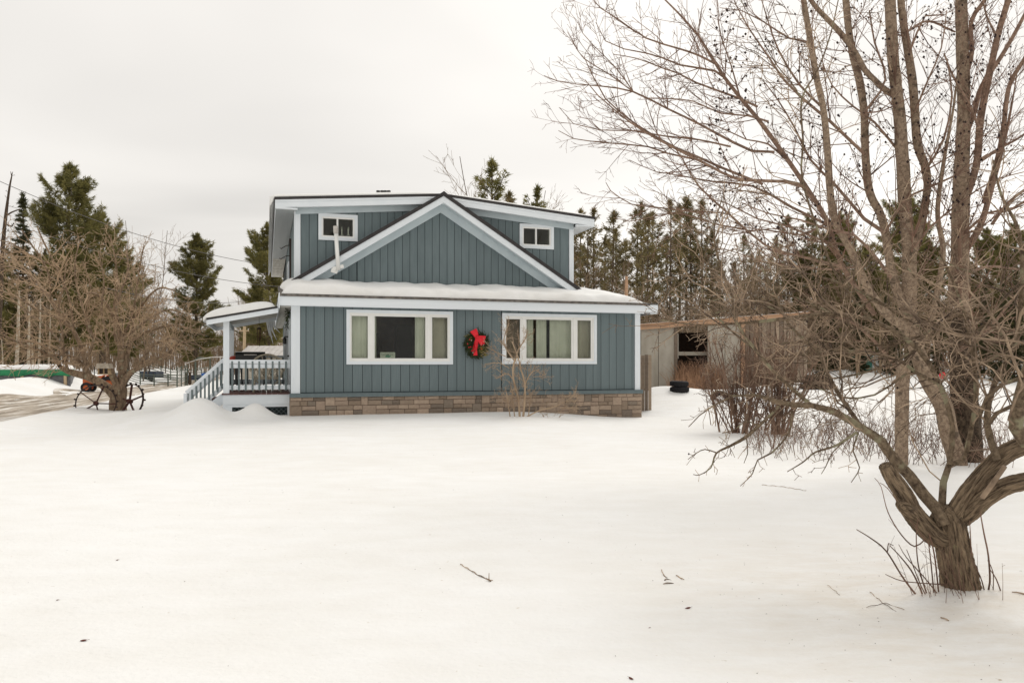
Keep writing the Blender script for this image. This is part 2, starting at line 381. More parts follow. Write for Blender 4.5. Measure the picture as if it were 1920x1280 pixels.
class MB:
    """collects boxes, bars and tubes; build() links them as one mesh object"""
    def __init__(self): self.v = []; self.f = []; self.co = []
    def add(self, vs_, fs):
        b = len(self.v); self.v += [tuple(x) for x in vs_]; self.f += [tuple(i + b for i in f) for f in fs]; return self
    def box(self, x0, x1, y0, y1, z0, z1):
        return self.add([(x0, y0, z0), (x1, y0, z0), (x1, y1, z0), (x0, y1, z0), (x0, y0, z1), (x1, y0, z1), (x1, y1, z1), (x0, y1, z1)],
                        [(0, 3, 2, 1), (4, 5, 6, 7), (0, 1, 5, 4), (1, 2, 6, 5), (2, 3, 7, 6), (3, 0, 4, 7)])
    def prism(self, poly, y0, y1):           # polygon in x,z (counter-clockwise seen from -y)
        n = len(poly)
        vs_ = [(x, y0, z) for x, z in poly] + [(x, y1, z) for x, z in poly]
        fs = [tuple(range(n)), tuple(range(2 * n - 1, n - 1, -1))] + [((i + 1) % n, i, i + n, (i + 1) % n + n) for i in range(n)]
        return self.add(vs_, fs)
    def prism_v(self, poly, z0, z1):         # polygon in x,y
        n = len(poly)
        vs_ = [(x, y, z0) for x, y in poly] + [(x, y, z1) for x, y in poly]
        fs = [tuple(range(n - 1, -1, -1)), tuple(range(n, 2 * n))] + [(i, (i + 1) % n, (i + 1) % n + n, i + n) for i in range(n)]
        return self.add(vs_, fs)
    def bar(self, p, q, w_, h_, up=(0, 0, 1)):
        p, q = Vector(p), Vector(q); d = (q - p).normalized(); u = Vector(up)
        s = d.cross(u)
        if s.length < 1e-4: s = d.cross(Vector((0, 1, 0)))
        s.normalize(); t = s.cross(d)
        c = [(-1, -1), (1, -1), (1, 1), (-1, 1)]
        vs_ = [p + s * (a * w_ / 2) + t * (b * h_ / 2) for a, b in c] + [q + s * (a * w_ / 2) + t * (b * h_ / 2) for a, b in c]
        return self.add(vs_, [(0, 1, 2, 3), (7, 6, 5, 4), (1, 0, 4, 5), (2, 1, 5, 6), (3, 2, 6, 7), (0, 3, 7, 4)])
    def tube(self, pts, r, n=6, cap=True):
        pts = [Vector(p) for p in pts]; k = len(pts)
        rs = r if isinstance(r, (list, tuple)) else [r] * k
        base = len(self.v)
        ref = None
        for i, p in enumerate(pts):
            d = (pts[min(i + 1, k - 1)] - pts[max(i - 1, 0)]).normalized()
            if ref is None:
                ref = d.cross(Vector((0.31, 0.2, 0.93)))
                if ref.length < 0.05: ref = d.cross(Vector((1, 0, 0)))
            s = (ref - d * ref.dot(d)).normalized(); ref = s; t = d.cross(s)
            for j in range(n):
                a = 2 * math.pi * j / n
                self.v.append(tuple(p + (s * math.cos(a) + t * math.sin(a)) * rs[i]))
        for i in range(k - 1):
            for j in range(n):
                a, b = base + i * n + j, base + i * n + (j + 1) % n
                self.f.append((a, b, b + n, a + n))
        if cap:
            self.f.append(tuple(base + j for j in range(n - 1, -1, -1)))
            self.f.append(tuple(base + (k - 1) * n + j for j in range(n)))
        return self
    def lathe(self, c, prof, n=16, axis='z'):
        base = len(self.v)
        for r, h_ in prof:
            for j in range(n):
                a = 2 * math.pi * j / n; x, y = r * math.cos(a), r * math.sin(a)
                if axis == 'z': q = (x, y, h_)
                elif axis == 'y': q = (x, h_, y)
                else: q = (h_, x, y)
                self.v.append((c[0] + q[0], c[1] + q[1], c[2] + q[2]))
        for i in range(len(prof) - 1):
            for j in range(n):
                a, b = base + i * n + j, base + i * n + (j + 1) % n
                self.f.append((a, b, b + n, a + n))
        return self
    def sheet(self, fn, nu, nv):
        base = len(self.v)
        for j in range(nv + 1):
            for i in range(nu + 1): self.v.append(tuple(fn(i / nu, j / nv)))
        for j in range(nv):
            for i in range(nu):
                a = base + j * (nu + 1) + i
                self.f.append((a, a + 1, a + nu + 2, a + nu + 1))
        return self
    def build(self, name, material, parent=None, world=False, smooth=False):
        V = self.v
        if world and parent:
            o_ = root_off(parent); V = [(x - o_.x, y - o_.y, z - o_.z) for x, y, z in V]
        me = bpy.data.meshes.new(name); me.from_pydata(V, [], self.f); me.update()
        me.materials.append(material)
        if smooth: me.polygons.foreach_set('use_smooth', [True] * len(me.polygons))
        if self.co:
            at_ = me.attributes.new('barkco', 'FLOAT_VECTOR', 'POINT'); at_.data.foreach_set('vector', [c for q in self.co for c in q])
        o = bpy.data.objects.new(name, me); link(o)
        if parent: o.parent = parent
        return o

_unit = {}
def unit_box(material):
    if material.name not in _unit:
        mb = MB().box(0, 1, 0, 1, 0, 1)
        me = bpy.data.meshes.new('board'); me.from_pydata(mb.v, [], mb.f); me.update(); me.materials.append(material)
        _unit[material.name] = me
    return _unit[material.name]

def slab(name, x0, x1, y0, y1, z0, z1, material, parent):
    o = bpy.data.objects.new(name, unit_box(material)); link(o)
    o.location = (x0, y0, z0); o.scale = (x1 - x0, y1 - y0, z1 - z0); o.parent = parent
    return o

def copy_tree(o, parent=None):
    c = o.copy(); link(c); c.parent = parent
    for ch in o.children: copy_tree(ch, c)
    return c

def at(px, py, Z):
    """point of the place seen at a pixel of the photograph, Z metres away"""
    return Vector(((px - CXP) / FPX * Z, Z, EYE + (HOR - py) / FPX * Z))

class Tubes:
    """many tapering tubes as one mesh, built with numpy"""
    def __init__(self): self.b = {}; self.n = 0
    def add(self, pts, radii, sides=None):
        s = sides or (3 if radii[0] < 0.012 else 5 if radii[0] < 0.035 else 8 if radii[0] < 0.08 else 14)
        self.b.setdefault((len(pts), s), []).append((pts, radii)); self.n += 1
    def build(self, name, material, parent, smooth=True, kind=None):
        Vs, Ls, base = [], [], 0
        for (n, s), items in self.b.items():
            P = np.array([[tuple(q) for q in it[0]] for it in items], dtype=np.float64)
            r = np.array([it[1] for it in items], dtype=np.float64)
            T = np.gradient(P, axis=1); T /= np.linalg.norm(T, axis=2, keepdims=True) + 1e-9
            ref = np.where(np.abs(T[:, :1, 2:3]) < 0.8, np.array([[[0, 0, 1.0]]]), np.array([[[1.0, 0, 0]]]))
            ref = np.repeat(ref, n, axis=1)
            B1 = np.cross(T, ref); B1 /= np.linalg.norm(B1, axis=2, keepdims=True) + 1e-9
            B2 = np.cross(T, B1)
            a = np.arange(s) * 2 * math.pi / s
            V = P[:, :, None, :] + r[:, :, None, None] * (np.cos(a)[None, None, :, None] * B1[:, :, None, :] + np.sin(a)[None, None, :, None] * B2[:, :, None, :])
            m = len(items)
            idx = base + np.arange(m * n * s).reshape(m, n, s)
            nx = np.roll(idx, -1, axis=2)
            F = np.stack([idx[:, :-1], nx[:, :-1], nx[:, 1:], idx[:, 1:]], axis=-1).reshape(-1, 4)
            Vs.append(V.reshape(-1, 3)); Ls.append(F.ravel()); base += m * n * s
        V = np.concatenate(Vs); L = np.concatenate(Ls)
        o_ = root_off(parent) if parent else Vector((0, 0, 0))
        V = V - np.array(o_)
        nf = len(L) // 4
        me = np_mesh(name, V, L, np.arange(nf) * 4, np.full(nf, 4), material, smooth)
        o = bpy.data.objects.new(name, me); link(o)
        if parent: o.parent = parent
        if kind: o['kind'] = kind
        return o

def catmull(P, step):
    """smooth resampling of a coarse polyline of (x, y, z, r)"""
    P = [np.array(p, dtype=float) for p in P]
    P = [2 * P[0] - P[1]] + P + [2 * P[-1] - P[-2]]
    out_ = []
    for i in range(1, len(P) - 2):
        L = np.linalg.norm(P[i + 1][:3] - P[i][:3]); k = max(1, int(round(L / step)))
        for j in range(k):
            t = j / k
            q = 0.5 * ((2 * P[i]) + (-P[i - 1] + P[i + 1]) * t + (2 * P[i - 1] - 5 * P[i] + 4 * P[i + 1] - P[i + 2]) * t * t + (-P[i - 1] + 3 * P[i] - 3 * P[i + 1] + P[i + 2]) * t ** 3)
            out_.append(q)
    out_.append(P[-2])
    return out_

def rvec(rng):
    while True:
        x, y, z = rng.uniform(-1, 1), rng.uniform(-1, 1), rng.uniform(-1, 1)
        l = x * x + y * y + z * z
        if 0.05 < l < 1:
            l = math.sqrt(l); return (x / l, y / l, z / l)

def side_dir(rng, d, ang):
    x, y, z = rvec(rng)
    k = x * d[0] + y * d[1] + z * d[2]
    x -= k * d[0]; y -= k * d[1]; z -= k * d[2]
    l = math.sqrt(x * x + y * y + z * z) + 1e-6
    c, s = math.cos(ang), math.sin(ang) / l
    return (d[0] * c + x * s, d[1] * c + y * s, d[2] * c + z * s)

class Tree:
    """parameters of one kind of bare tree and its recursive growth"""
    def __init__(self, T, rng, maxlvl=3, wander=0.16, up=0.06, dens=(2.5, 5, 9), ratio=0.45, ang=(35, 65), rmin=0.004, tip=0.4, seg=(0.35, 0.2, 0.12, 0.08), minlen=0.05, thick=None, thr=9):
        self.T, self.rng, self.maxlvl, self.wander, self.up, self.dens = T, rng, maxlvl, wander, up, dens
        self.ratio, self.ang, self.rmin, self.tip, self.seg, self.minlen = ratio, ang, rmin, tip, seg, minlen
        self.tips = []; self.thick = thick; self.thr = thr; self.clip = None
    def grow(self, p, d, L, r, lvl):
        rng = self.rng
        n = max(2, min(9, int(L / self.seg[min(lvl, len(self.seg) - 1)]) + 1))
        st = L / n; pts = [p]; rr = [r]; x, y, z = p; dx_, dy_, dz_ = d
        w_ = self.wander * (1.0 if lvl else 0.7)
        ds = [d]
        for i in range(n):
            dx_ += rng.gauss(0, w_); dy_ += rng.gauss(0, w_); dz_ += rng.gauss(0, w_) + self.up
            l = math.sqrt(dx_ * dx_ + dy_ * dy_ + dz_ * dz_); dx_ /= l; dy_ /= l; dz_ /= l
            x += dx_ * st; y += dy_ * st; z += dz_ * st
            pts.append((x, y, z)); rr.append(max(self.rmin * .7, r * (1 - (1 - self.tip) * (i + 1) / n))); ds.append((dx_, dy_, dz_))
        (self.thick if (self.thick is not None and r > self.thr) else self.T).add(pts, rr)
        if lvl >= 2: self.tips.append(pts[-1])
        if lvl < self.maxlvl: self.sprout(pts, ds, rr, L, lvl, 0.12)
    def sprout(self, pts, ds, rr, L, lvl, t0=0.1, k=1.0):
        rng = self.rng
        m = L * self.dens[min(lvl, len(self.dens) - 1)] * k
        m = int(m) + (1 if rng.random() < m - int(m) else 0)
        n = len(pts) - 1
        for _ in range(m):
            t = t0 + (1 - t0) * rng.random() ** 0.85
            i = min(n - 1, int(t * n)); f = t * n - i
            a, b = pts[i], pts[i + 1]
            q = (a[0] + (b[0] - a[0]) * f, a[1] + (b[1] - a[1]) * f, a[2] + (b[2] - a[2]) * f)
            Lc = L * self.ratio * (1.05 - 0.55 * t) * rng.uniform(0.45, 1.25)
            if Lc < self.minlen: Lc = self.minlen * rng.uniform(1, 2)
            rc = max(self.rmin, rr[i] * rng.uniform(0.4, 0.65))
            self.grow(q, side_dir(rng, ds[i], R(rng.uniform(*self.ang))), Lc, rc, lvl + 1)
    def limb(self, P, step=0.12, child=True, k=1.0, t0=0.15, sides=None, Lsc=1.0, target=None):
        """a limb measured on the photograph: smooth tube plus procedural side branches"""
        Q = catmull(P, step)
        pts = [tuple(q[:3]) for q in Q]; rr = [max(self.rmin, q[3]) for q in Q]
        (target or self.thick or self.T).add(pts, rr, sides)
        if child:
            ds = []
            for i in range(len(pts)):
                a = np.array(pts[max(0, i - 1)]); b = np.array(pts[min(len(pts) - 1, i + 1)]); v = b - a
                ds.append(tuple(v / (np.linalg.norm(v) + 1e-9)))
            L = sum(math.dist(pts[i], pts[i + 1]) for i in range(len(pts) - 1))
            self.sprout_limb(pts, ds, rr, L, k, t0, Lsc)
    def sprout_limb(self, pts, ds, rr, L, k, t0, Lsc):
        rng = self.rng
        m = int(L * self.dens[0] * k + rng.random()); n = len(pts) - 1
        for _ in range(m):
            t = t0 + (1 - t0) * rng.random()
            i = min(n - 1, int(t * n))
            Lc = Lsc * rng.uniform(0.4, 1.2) * (1.15 - 0.5 * t)
            rc = min(rr[i] * 0.6, max(self.rmin, 0.011 * Lc * rng.uniform(.7, 1.3)))
            self.grow(pts[i], side_dir(rng, ds[i], R(rng.uniform(*self.ang))), Lc, rc, 1)

def octs(points, rad, rng):
    """small shrivelled fruit as octahedra"""
    V, F = [], []
    for p in points:
        r = rad * rng.uniform(.7, 1.25); b = len(V)
        V += [(p[0] + r, p[1], p[2]), (p[0] - r, p[1], p[2]), (p[0], p[1] + r, p[2]), (p[0], p[1] - r, p[2]), (p[0], p[1], p[2] + r * 1.1), (p[0], p[1], p[2] - r * 1.1)]
        for i, j in ((0, 2), (2, 1), (1, 3), (3, 0)):
            F += [(b + i, b + j, b + 4), (b + j, b + i, b + 5)]
    return V, F

# ------------------------------------------------------------------ house axes
TH = R(17.6); CT, ST = math.cos(TH), math.sin(TH)
HZ = 20.7; HX = (547 - 960) / FPX * HZ
def hw(u, v, z=0): return Vector((HX + CT * u - ST * v, HZ + ST * u + CT * v, z))
def fu(px, py, v=0.0):
    """house coordinates (u along the front, z up) of a photograph pixel on the plane v"""
    a = (px - CXP) / FPX
    u = (a * (HZ + CT * v) - HX + ST * v) / (CT - a * ST)
    return u, EYE + (HOR - py) / FPX * (HZ + ST * u + CT * v)

# ------------------------------------------------------------------ ground
def sstep(a, b, x):
    t = np.clip((x - a) / (b - a), 0, 1); return t * t * (3 - 2 * t)
_rs = np.random.RandomState(7)
_waves = [(_rs.uniform(-1, 1), _rs.uniform(-1, 1), _rs.uniform(0, 6.28)) for _ in range(14)]
def rough(x, y, lam):
    s = 0
    for kx, ky, ph in _waves: s = s + np.sin((kx * x + ky * y) * 6.28 / lam + ph)
    return s / 14
_pits = [(_rs.uniform(-7, 6), _rs.uniform(3, 15), _rs.uniform(.006, .022), _rs.uniform(.10, .30)) for _ in range(110)]
ROAD = np.array([(-15.5, 12), (-17.3, 22), (-19.6, 30), (-22.6, 40), (-25.2, 50), (-28.2, 62), (-33, 80), (-40, 105)], dtype=float)
def road_d(x, y):
    cx = np.interp(y, ROAD[:, 1], ROAD[:, 0])
    return (x - cx) * 0.95
def gh(x, y):
    x = np.asarray(x, dtype=float); y = np.asarray(y, dtype=float)
    X, Y = x - HX, y - HZ
    u, v = X * CT + Y * ST, -X * ST + Y * CT
    z = 0.03 * rough(x, y, 9.0) + 0.014 * rough(x + 3, y, 2.3) + 0.007 * rough(x - 5, y * 1.6, .9) * (1 + rough(x, y, 5.0))
    # snow lying against the front of the house
    hf = 0.235 - 0.26 * sstep(6.0, 10.6, u)
    z = z + hf * sstep(-7.5, -0.2, v) * sstep(-6, 0.5, u) * (1 - sstep(11, 16, u))
    # heaps thrown up beside the porch steps
    def bump(cx, cy, h_, sx, sy): return h_ * np.exp(-((x - cx) / sx) ** 2 - ((y - cy) / sy) ** 2)
    z = z + bump(-7.82, 19.4, 0.56, 0.62, 0.9) + bump(-6.62, 19.95, 0.40, 0.40, 0.5) + bump(-9.0, 19.7, 0.28, 1.0, 1.3) + bump(-10.3, 23.0, 0.25, 2.5, 2.0)
    # bank between the house and the lean-to shed
    z = z + 0.60 * sstep(22.5, 30, y) * sstep(2.5, 6.0, x) * (1 - 0.35 * sstep(31, 36, y)) * (1 - 0.4 * sstep(12, 18, x))
    z = z + bump(5.6, 29.5, 0.22, 1.6, 1.2) + bump(12.6, 33.5, 0.35, 2.4, 1.5)
    z = z + 1.05 * sstep(24, 46, y) * sstep(13, 20, x)
    z = z + bump(28.0, 44, 0.6, 3.5, 3)
    # field beyond the drive
    rd = road_d(x, y)
    left = sstep(14, 24, y) * (1 - sstep(95, 110, y))
    z = z + left * (0.16 * np.exp(-((rd - 3.6) / 0.8) ** 2) + 0.55 * np.exp(-((rd + 5.2) / 2.0) ** 2) * (1 + 0.5 * rough(x, y, 4.0)))
    z = z + 0.42 * sstep(38, 52, y) * sstep(3.0, 6, np.abs(rd)) * (1 - sstep(-8, -2, x))
    z = z - left * 0.16 * (1 - sstep(2.2, 3.6, np.abs(rd)))
    # well round the old iron wheels and apple trunk
    z = z + bump(-13.3, 26.6, 0.04, 2.4, 1.0)
    # low mound the near apple tree grows out of
    z = z + bump(3.15, 5.35, 0.07, 0.55, 0.4)
    z = z + 1.2 * sstep(70, 160, y)
    # shallow melt pits in the old crust
    near = (y > 2) & (y < 17)
    if np.any(near):
        d = 0
        for cx, cy, dep, rad in _pits: d = d + dep * np.exp(-(((x - cx) ** 2 + (y - cy) ** 2) / rad ** 2))
        z = z - np.where(near, d, 0)
    return z
def gz(x, y): return float(gh(x, y))

def axis(lo, hi, fine_lo, fine_hi, step, grow_):
    a = list(np.arange(fine_lo, fine_hi + 1e-6, step)); s = step
    while a[-1] < hi: s *= grow_; a.append(a[-1] + s)
    s = step; b = [a[0]]
    while b[-1] > lo: s *= grow_; b.append(b[-1] - s)
    return np.array(b[:0:-1] + a)
gx = axis(-900, 900, -16, 14, 0.11, 1.06); gy = axis(-60, 1500, 2.0, 32, 0.11, 1.05)
GX, GY = np.meshgrid(gx, gy)
GZ = gh(GX, GY)
nx_, ny_ = len(gx), len(gy)
ii = np.arange(nx_ * ny_).reshape(ny_, nx_)
Fq = np.stack([ii[:-1, :-1], ii[:-1, 1:], ii[1:, 1:], ii[1:, :-1]], -1).reshape(-1, 4)
me = np_mesh('snow_ground', np.stack([GX, GY, GZ], -1).reshape(-1, 3), Fq.ravel(), np.arange(len(Fq)) * 4, np.full(len(Fq), 4), M['snow'], True)
props(link(bpy.data.objects.new('ground', me)), 'snow covered yard rising to the house and running out to the woods', kind='structure')

# driveway of churned snow and mud
ys = np.arange(6, 96, 0.5); ts = np.linspace(-1, 1, 15)
V, UV = [], []
for y in ys:
    cx = np.interp(y, ROAD[:, 1], ROAD[:, 0])
    for t in ts:
        wd = 2.75 + 0.5 * math.sin(y * 0.7 + (3 if t > 0 else 0)) * (abs(t) > .7)
        x = cx + t * wd
        V.append((x, y, gz(x, y) + 0.02 + 0.02 * math.sin(t * 9 + y * .1))); UV.append((t * wd, y))
nT = len(ts); F = [(j * nT + i, j * nT + i + 1, (j + 1) * nT + i + 1, (j + 1) * nT + i) for j in range(len(ys) - 1) for i in range(nT - 1)]
me = bpy.data.meshes.new('driveway'); me.from_pydata(V, [], F); me.update(); me.materials.append(M['road'])
uvl = me.uv_layers.new(name='UVMap')
for lp in me.loops: uvl.data[lp.index].uv = UV[lp.vertex_index]
me.polygons.foreach_set('use_smooth', [True] * len(me.polygons))
props(link(bpy.data.objects.new('driveway', me)), 'driveway of churned brown snow and mud with wheel tracks', kind='structure')

# ================================================================== the house
house = thing('house', 'blue grey board sided house with white trim, dormers and stone faced foundation', 'house', (HX, HZ, 0), TH)
WU = 10.32                      # width of the front room
V1 = 2.0                        # plane of the upper gable wall
body = bpy.data.objects.new('walls', None); link(body); body.parent = house
found = None

# --- sheathing behind the boards, with openings left for the windows
WIN1 = (*fu(649.5, 580), *fu(849, 683))   # (u0, z1, u1, z0)
WIN2 = (*fu(941.5, 586.7), *fu(1118.5, 682.3))
Z_L, Z_F = 0.83, 3.17           # ledge and fascia heights
mb = MB()
holes = [(WIN1[0] + .06, WIN1[2] - .06, 1.68, 3.06), (WIN2[0] + .06, WIN2[2] - .06, 1.68, 3.06)]
us = [0.02] + [x for h_ in holes for x in h_[:2]] + [WU - .02]
for a, b in ((us[0], us[1]), (us[2], us[3]), (us[4], us[5])): mb.box(a, b, 0.03, 0.13, 0.5, 3.3)
for h_ in holes:
    mb.box(h_[0], h_[1], 0.03, 0.13, 0.5, h_[2]); mb.box(h_[0], h_[1], 0.03, 0.13, h_[3], 3.3)
mb.box(0.03, 0.13, 0.13, 13.0, 0.5, 3.6)                 # left side
mb.box(WU - .13, WU - .03, 0.13, 2.2, 0.5, 3.4)          # right side
front = mb.build('front_wall', M['siding_groove'], house)
bpy.data.objects.remove(body)

# --- vertical boards of the front, cut round the windows
PAT = [0.15, 0.21, 0.28, 0.22, 0.28, 0.24, 0.27, 0.26, 0.27, 0.25, 0.27, 0.26]
SEAM = 0.014
def pieces(u0, u1, z0, z1, wins):
    todo = [(u0, u1, z0, z1)]
    for (a, zt, b, zb) in wins:
        nxt = []
        for (p, q, r_, s_) in todo:
            if q <= a or p >= b or s_ <= zb or r_ >= zt: nxt.append((p, q, r_, s_)); continue
            if p < a: nxt.append((p, a, r_, s_))
            if q > b: nxt.append((b, q, r_, s_))
            m, n = max(p, a), min(q, b)
            if r_ < zb: nxt.append((m, n, r_, zb))
            if s_ > zt: nxt.append((m, n, zt, s_))
        todo = nxt
    return [t for t in todo if t[1] - t[0] > .02 and t[3] - t[2] > .02]
rng = random.Random(3)
u = 0.22; k = 0
while u < WU - 0.2:
    un = min(WU - 0.18, u + PAT[k % len(PAT)] if k < 12 else u + rng.choice([.235, .25, .26, .27, .27, .285])); k += 1
    for (p, q, r_, s_) in pieces(u + SEAM / 2, un - SEAM / 2, Z_L + .03, Z_F + .04, [WIN1, WIN2]):
        slab('siding_board', p, q, 0.004 + rng.uniform(-.002, .002), 0.034, r_, s_, M['siding'], front)
    u = un
for a, b in ((0.0, 0.215), (WU - .175, WU)):               # corner boards
    slab('corner_board', a, b, -0.022, 0.03, Z_L + .01, Z_F + .05, M['trim'], house)
slab('corner_board', -0.018, 0.012, -0.018, 0.16, Z_L + .01, Z_F + .05, M['trim'], house)
mb = MB().box(-0.06, WU + .06, -0.09, 0.02, Z_L - .075, Z_L + .01)
mb.prism_v([(-0.06, -0.1), (WU + .06, -0.1), (WU + .06, -.088), (-0.06, -.088)], Z_L - .10, Z_L - .02)
mb.build('water_table', M['siding'], house)

# --- stone faced foundation
mbf = MB().box(-0.02, WU + .03, -0.02, 0.3, -0.6, Z_L - .08)
mbf.box(-0.02, .28, .3, 12.9, -0.6, Z_L - .08)
found = mbf.build('foundation', M['mortar'], house)
STONES = []
for q in range(5):
    rg = random.Random(900 + q); mb = MB(); n = 4
    for j in range(n + 1):
        for i in range(n + 1):
            e = (i in (0, n)) + (j in (0, n))
            x, z = i / n, j / n
            if i not in (0, n): x += rg.uniform(-.05, .05)
            if j not in (0, n): z += rg.uniform(-.05, .05)
            mb.v.append((x, .42 if e else rg.uniform(-.05, .30) + .12 * q / 5, z))
    for j in range(n):
        for i in range(n): a = j * (n + 1) + i; mb.f.append((a, a + 1, a + n + 2, a + n + 1))
    c0 = [(0, .42, 0), (1, .42, 0), (1, .42, 1), (0, .42, 1)]; mb.add(c0 + [(x, 1, z) for x, _, z in c0], [(0, 4, 5, 1), (1, 5, 6, 2), (2, 6, 7, 3), (3, 7, 4, 0)])
    me = bpy.data.meshes.new('stone'); me.from_pydata(mb.v, [], mb.f); me.update(); me.materials.append(M['stone']); STONES.append(me)
rng = random.Random(11)
zt = Z_L - .085; rows = [0.115, 0.135, 0.12, 0.14, 0.125, 0.13, 0.12]
u_end = WU + .045
blocked = []
for ri, hrow in enumerate(rows):
    zb = zt - hrow; u = -0.04; nb = []
    def is_free(x): return next((b for b in blocked if b[0] - .01 < x < b[1] - .01), None)
    while u < u_end - .02:
        b = is_free(u)
        if b: u = b[1]; continue
        nxt = min([b[0] for b in blocked if b[0] > u + .01] + [u_end])
        wd = rng.uniform(0.17, 0.46)
        if nxt - (u + wd) < .14: wd = nxt - u
        tall = ri < len(rows) - 1 and rng.random() < 0.22 and wd < .4
        z0 = zb - (rows[ri + 1] if tall else 0)
        if tall: nb.append((u, u + wd))
        o = slab('stone', u + .006, u + wd - .006, -0.052 - rng.uniform(0, .022), -0.01, z0 + .006, zt - .006, M['stone'], found); o.data = STONES[rng.randrange(5)]
        u += wd
    blocked = nb; zt = zb
for ri, (z0, z1) in enumerate([(.62, .745), (.47, .62), (.35, .47), (.2, .35)]):   # side of the left corner
    slab('stone', -0.05, -0.015, -0.01, .5 + .1 * (ri % 2), z0 + .006, z1 - .006, M['stone'], found)

# --- windows
def ring(mb, a, b, z0, z1, t, y0, y1):
    mb.box(a, a + t, y0, y1, z0, z1); mb.box(b - t, b, y0, y1, z0, z1)
    mb.box(a + t, b - t, y0, y1, z0, z0 + t); mb.box(a + t, b - t, y0, y1, z1 - t, z1)
def pleated(mb, a, b, z0, z1, y, amp, n, ph=0.0):
    steps = max(6, int((b - a) / .025))
    return mb.sheet(lambda s, t: (a + (b - a) * s, y + amp * math.sin(s * n * 6.28 + ph) * (1 + .3 * math.sin(s * 9 + ph)), z0 + (z1 - z0) * t), steps, 1)
def picture_window(W_, glass_px, y_at, drapes):
    u0, z1, u1, z0 = W_
    win = MB(); ring(win, u0, u1, z0, z1, 0.085, -0.03, 0.03)
    win = win.build('window', M['trim'], house)
    fr = MB(); ring(fr, u0 + .085, u1 - .085, z0 + .085, z1 - .085, .04, -0.012, 0.10)
    zi0, zi1 = z0 + .125, z1 - .125
    lights = [(fu(a, y_at)[0], fu(b, y_at)[0]) for a, b in glass_px]
    for i in (0, 1):
        m_ = (lights[i][1] + lights[i + 1][0]) / 2
        fr.box(m_ - .035, m_ + .035, -0.012, .10, zi0, zi1)
    fr.build('window_frame', M['vinyl'], win)
    bounds = [u0 + .125] + [(lights[i][1] + lights[i + 1][0]) / 2 + d for i in (0, 1) for d in (-.035, .035)] + [u1 - .125]
    for i, (a, b) in enumerate(lights):
        L, Rr = bounds[2 * i], bounds[2 * i + 1]
        s = MB(); zg0, zg1 = zi0 + .045, zi1 - .045
        s.box(L, a, .008, .06, zi0, zi1); s.box(b, Rr, .008, .06, zi0, zi1)
        s.box(a, b, .008, .06, zi0, zg0); s.box(a, b, .008, .06, zg1, zi1)
        s.build('sash', M['vinyl'], win)
        slab('pane', a - .01, b + .01, .030, .036, zg0 - .01, zg1 + .01, M['glass'], win)
    for (a, b, m_, n, y) in drapes:
        A, B = fu(a, y_at)[0], fu(b, y_at)[0]
        pleated(MB(), A, B, zi0 - .1, zi1 + .1, y, .022, n, a).build('curtain', M[m_], win, smooth=True)
    return win
w1 = picture_window(WIN1, [(659.4, 689.8), (702.5, 797.8), (810.3, 839.3)], 640,
    [(655, 695, 'curtain', 3, .22), (698, 707.5, 'curtain', 1, .22), (781, 803, 'curtain', 2, .22), (806, 845, 'blind', 2, .22)])
w2 = picture_window(WIN2, [(948, 975.5), (987.2, 1071.5), (1083, 1108.2)], 640,
    [(944, 979, 'browncurtain', 3, .25), (984, 1004, 'curtain', 2, .22), (1010, 1029, 'curtain', 2, .24), (1035, 1078, 'curtain', 3, .22), (1080, 1113, 'blind', 2, .22)])
# the rooms behind
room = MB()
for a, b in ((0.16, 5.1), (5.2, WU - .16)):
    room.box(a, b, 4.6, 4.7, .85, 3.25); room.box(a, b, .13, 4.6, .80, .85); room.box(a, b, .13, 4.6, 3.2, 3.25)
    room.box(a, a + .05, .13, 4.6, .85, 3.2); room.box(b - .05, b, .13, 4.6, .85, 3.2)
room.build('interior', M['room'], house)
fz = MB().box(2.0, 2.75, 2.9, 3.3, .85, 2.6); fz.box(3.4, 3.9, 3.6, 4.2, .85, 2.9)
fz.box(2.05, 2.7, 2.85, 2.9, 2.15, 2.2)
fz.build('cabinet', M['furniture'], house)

# --- upper walls: main volume with shed dormers either side of the gable
UL, UR = 0.15, 8.93
AP = fu(831, 363, 1.6)          # apex of the gable
def droof(u): return 6.40 + (u + .41) * (AP[1] - 6.40) / (AP[0] + .41) if u < AP[0] else AP[1] + (u - AP[0]) * (6.40 - AP[1]) / (9.50 - AP[0])
DW1 = (*fu(597, 399.5, V1), *fu(670.5, 453, V1)); DW2 = (*fu(974, 419, V1), *fu(1038, 468, V1))
mb = MB()
for (W_, sgn) in ((DW1, -1), (DW2, 1)): pass
hl = [(DW1[0] + .1, DW1[2] - .1, DW1[3] + .1, DW1[1] - .1), (DW2[0] + .1, DW2[2] - .1, DW2[3] + .1, DW2[1] - .1)]
us = [UL + .02, hl[0][0], hl[0][1], hl[1][0], hl[1][1], UR - .02]
def wallpoly(a, b, zlo):
    pts = [(a, zlo), (b, zlo), (b, droof(b) - .12)]
    if a < AP[0] < b: pts.append((AP[0], AP[1] - .12))
    pts.append((a, droof(a) - .12)); return pts
for a, b in ((0, 1), (2, 3), (4, 5)): mb.prism(wallpoly(us[a], us[b], 3.3), V1 + .03, V1 + .13)
for h_ in hl:
    mb.prism(wallpoly(h_[0], h_[1], h_[3]), V1 + .03, V1 + .13); mb.box(h_[0], h_[1], V1 + .03, V1 + .13, 3.3, h_[2])
mb.box(UL + .02, UL + .12, V1 + .13, 19.9, 3.0, 6.35); mb.box(UR - .12, UR - .02, V1 + .13, 19.9, 0.2, 6.35)
mb.box(UL + .1, UR - .1, 19.8, 19.9, 0, 6.3)
upper = mb.build('upper_wall', M['siding_groove'], house)
rng = random.Random(5)
u = UL + .16; k = 0
edge_l = MB()
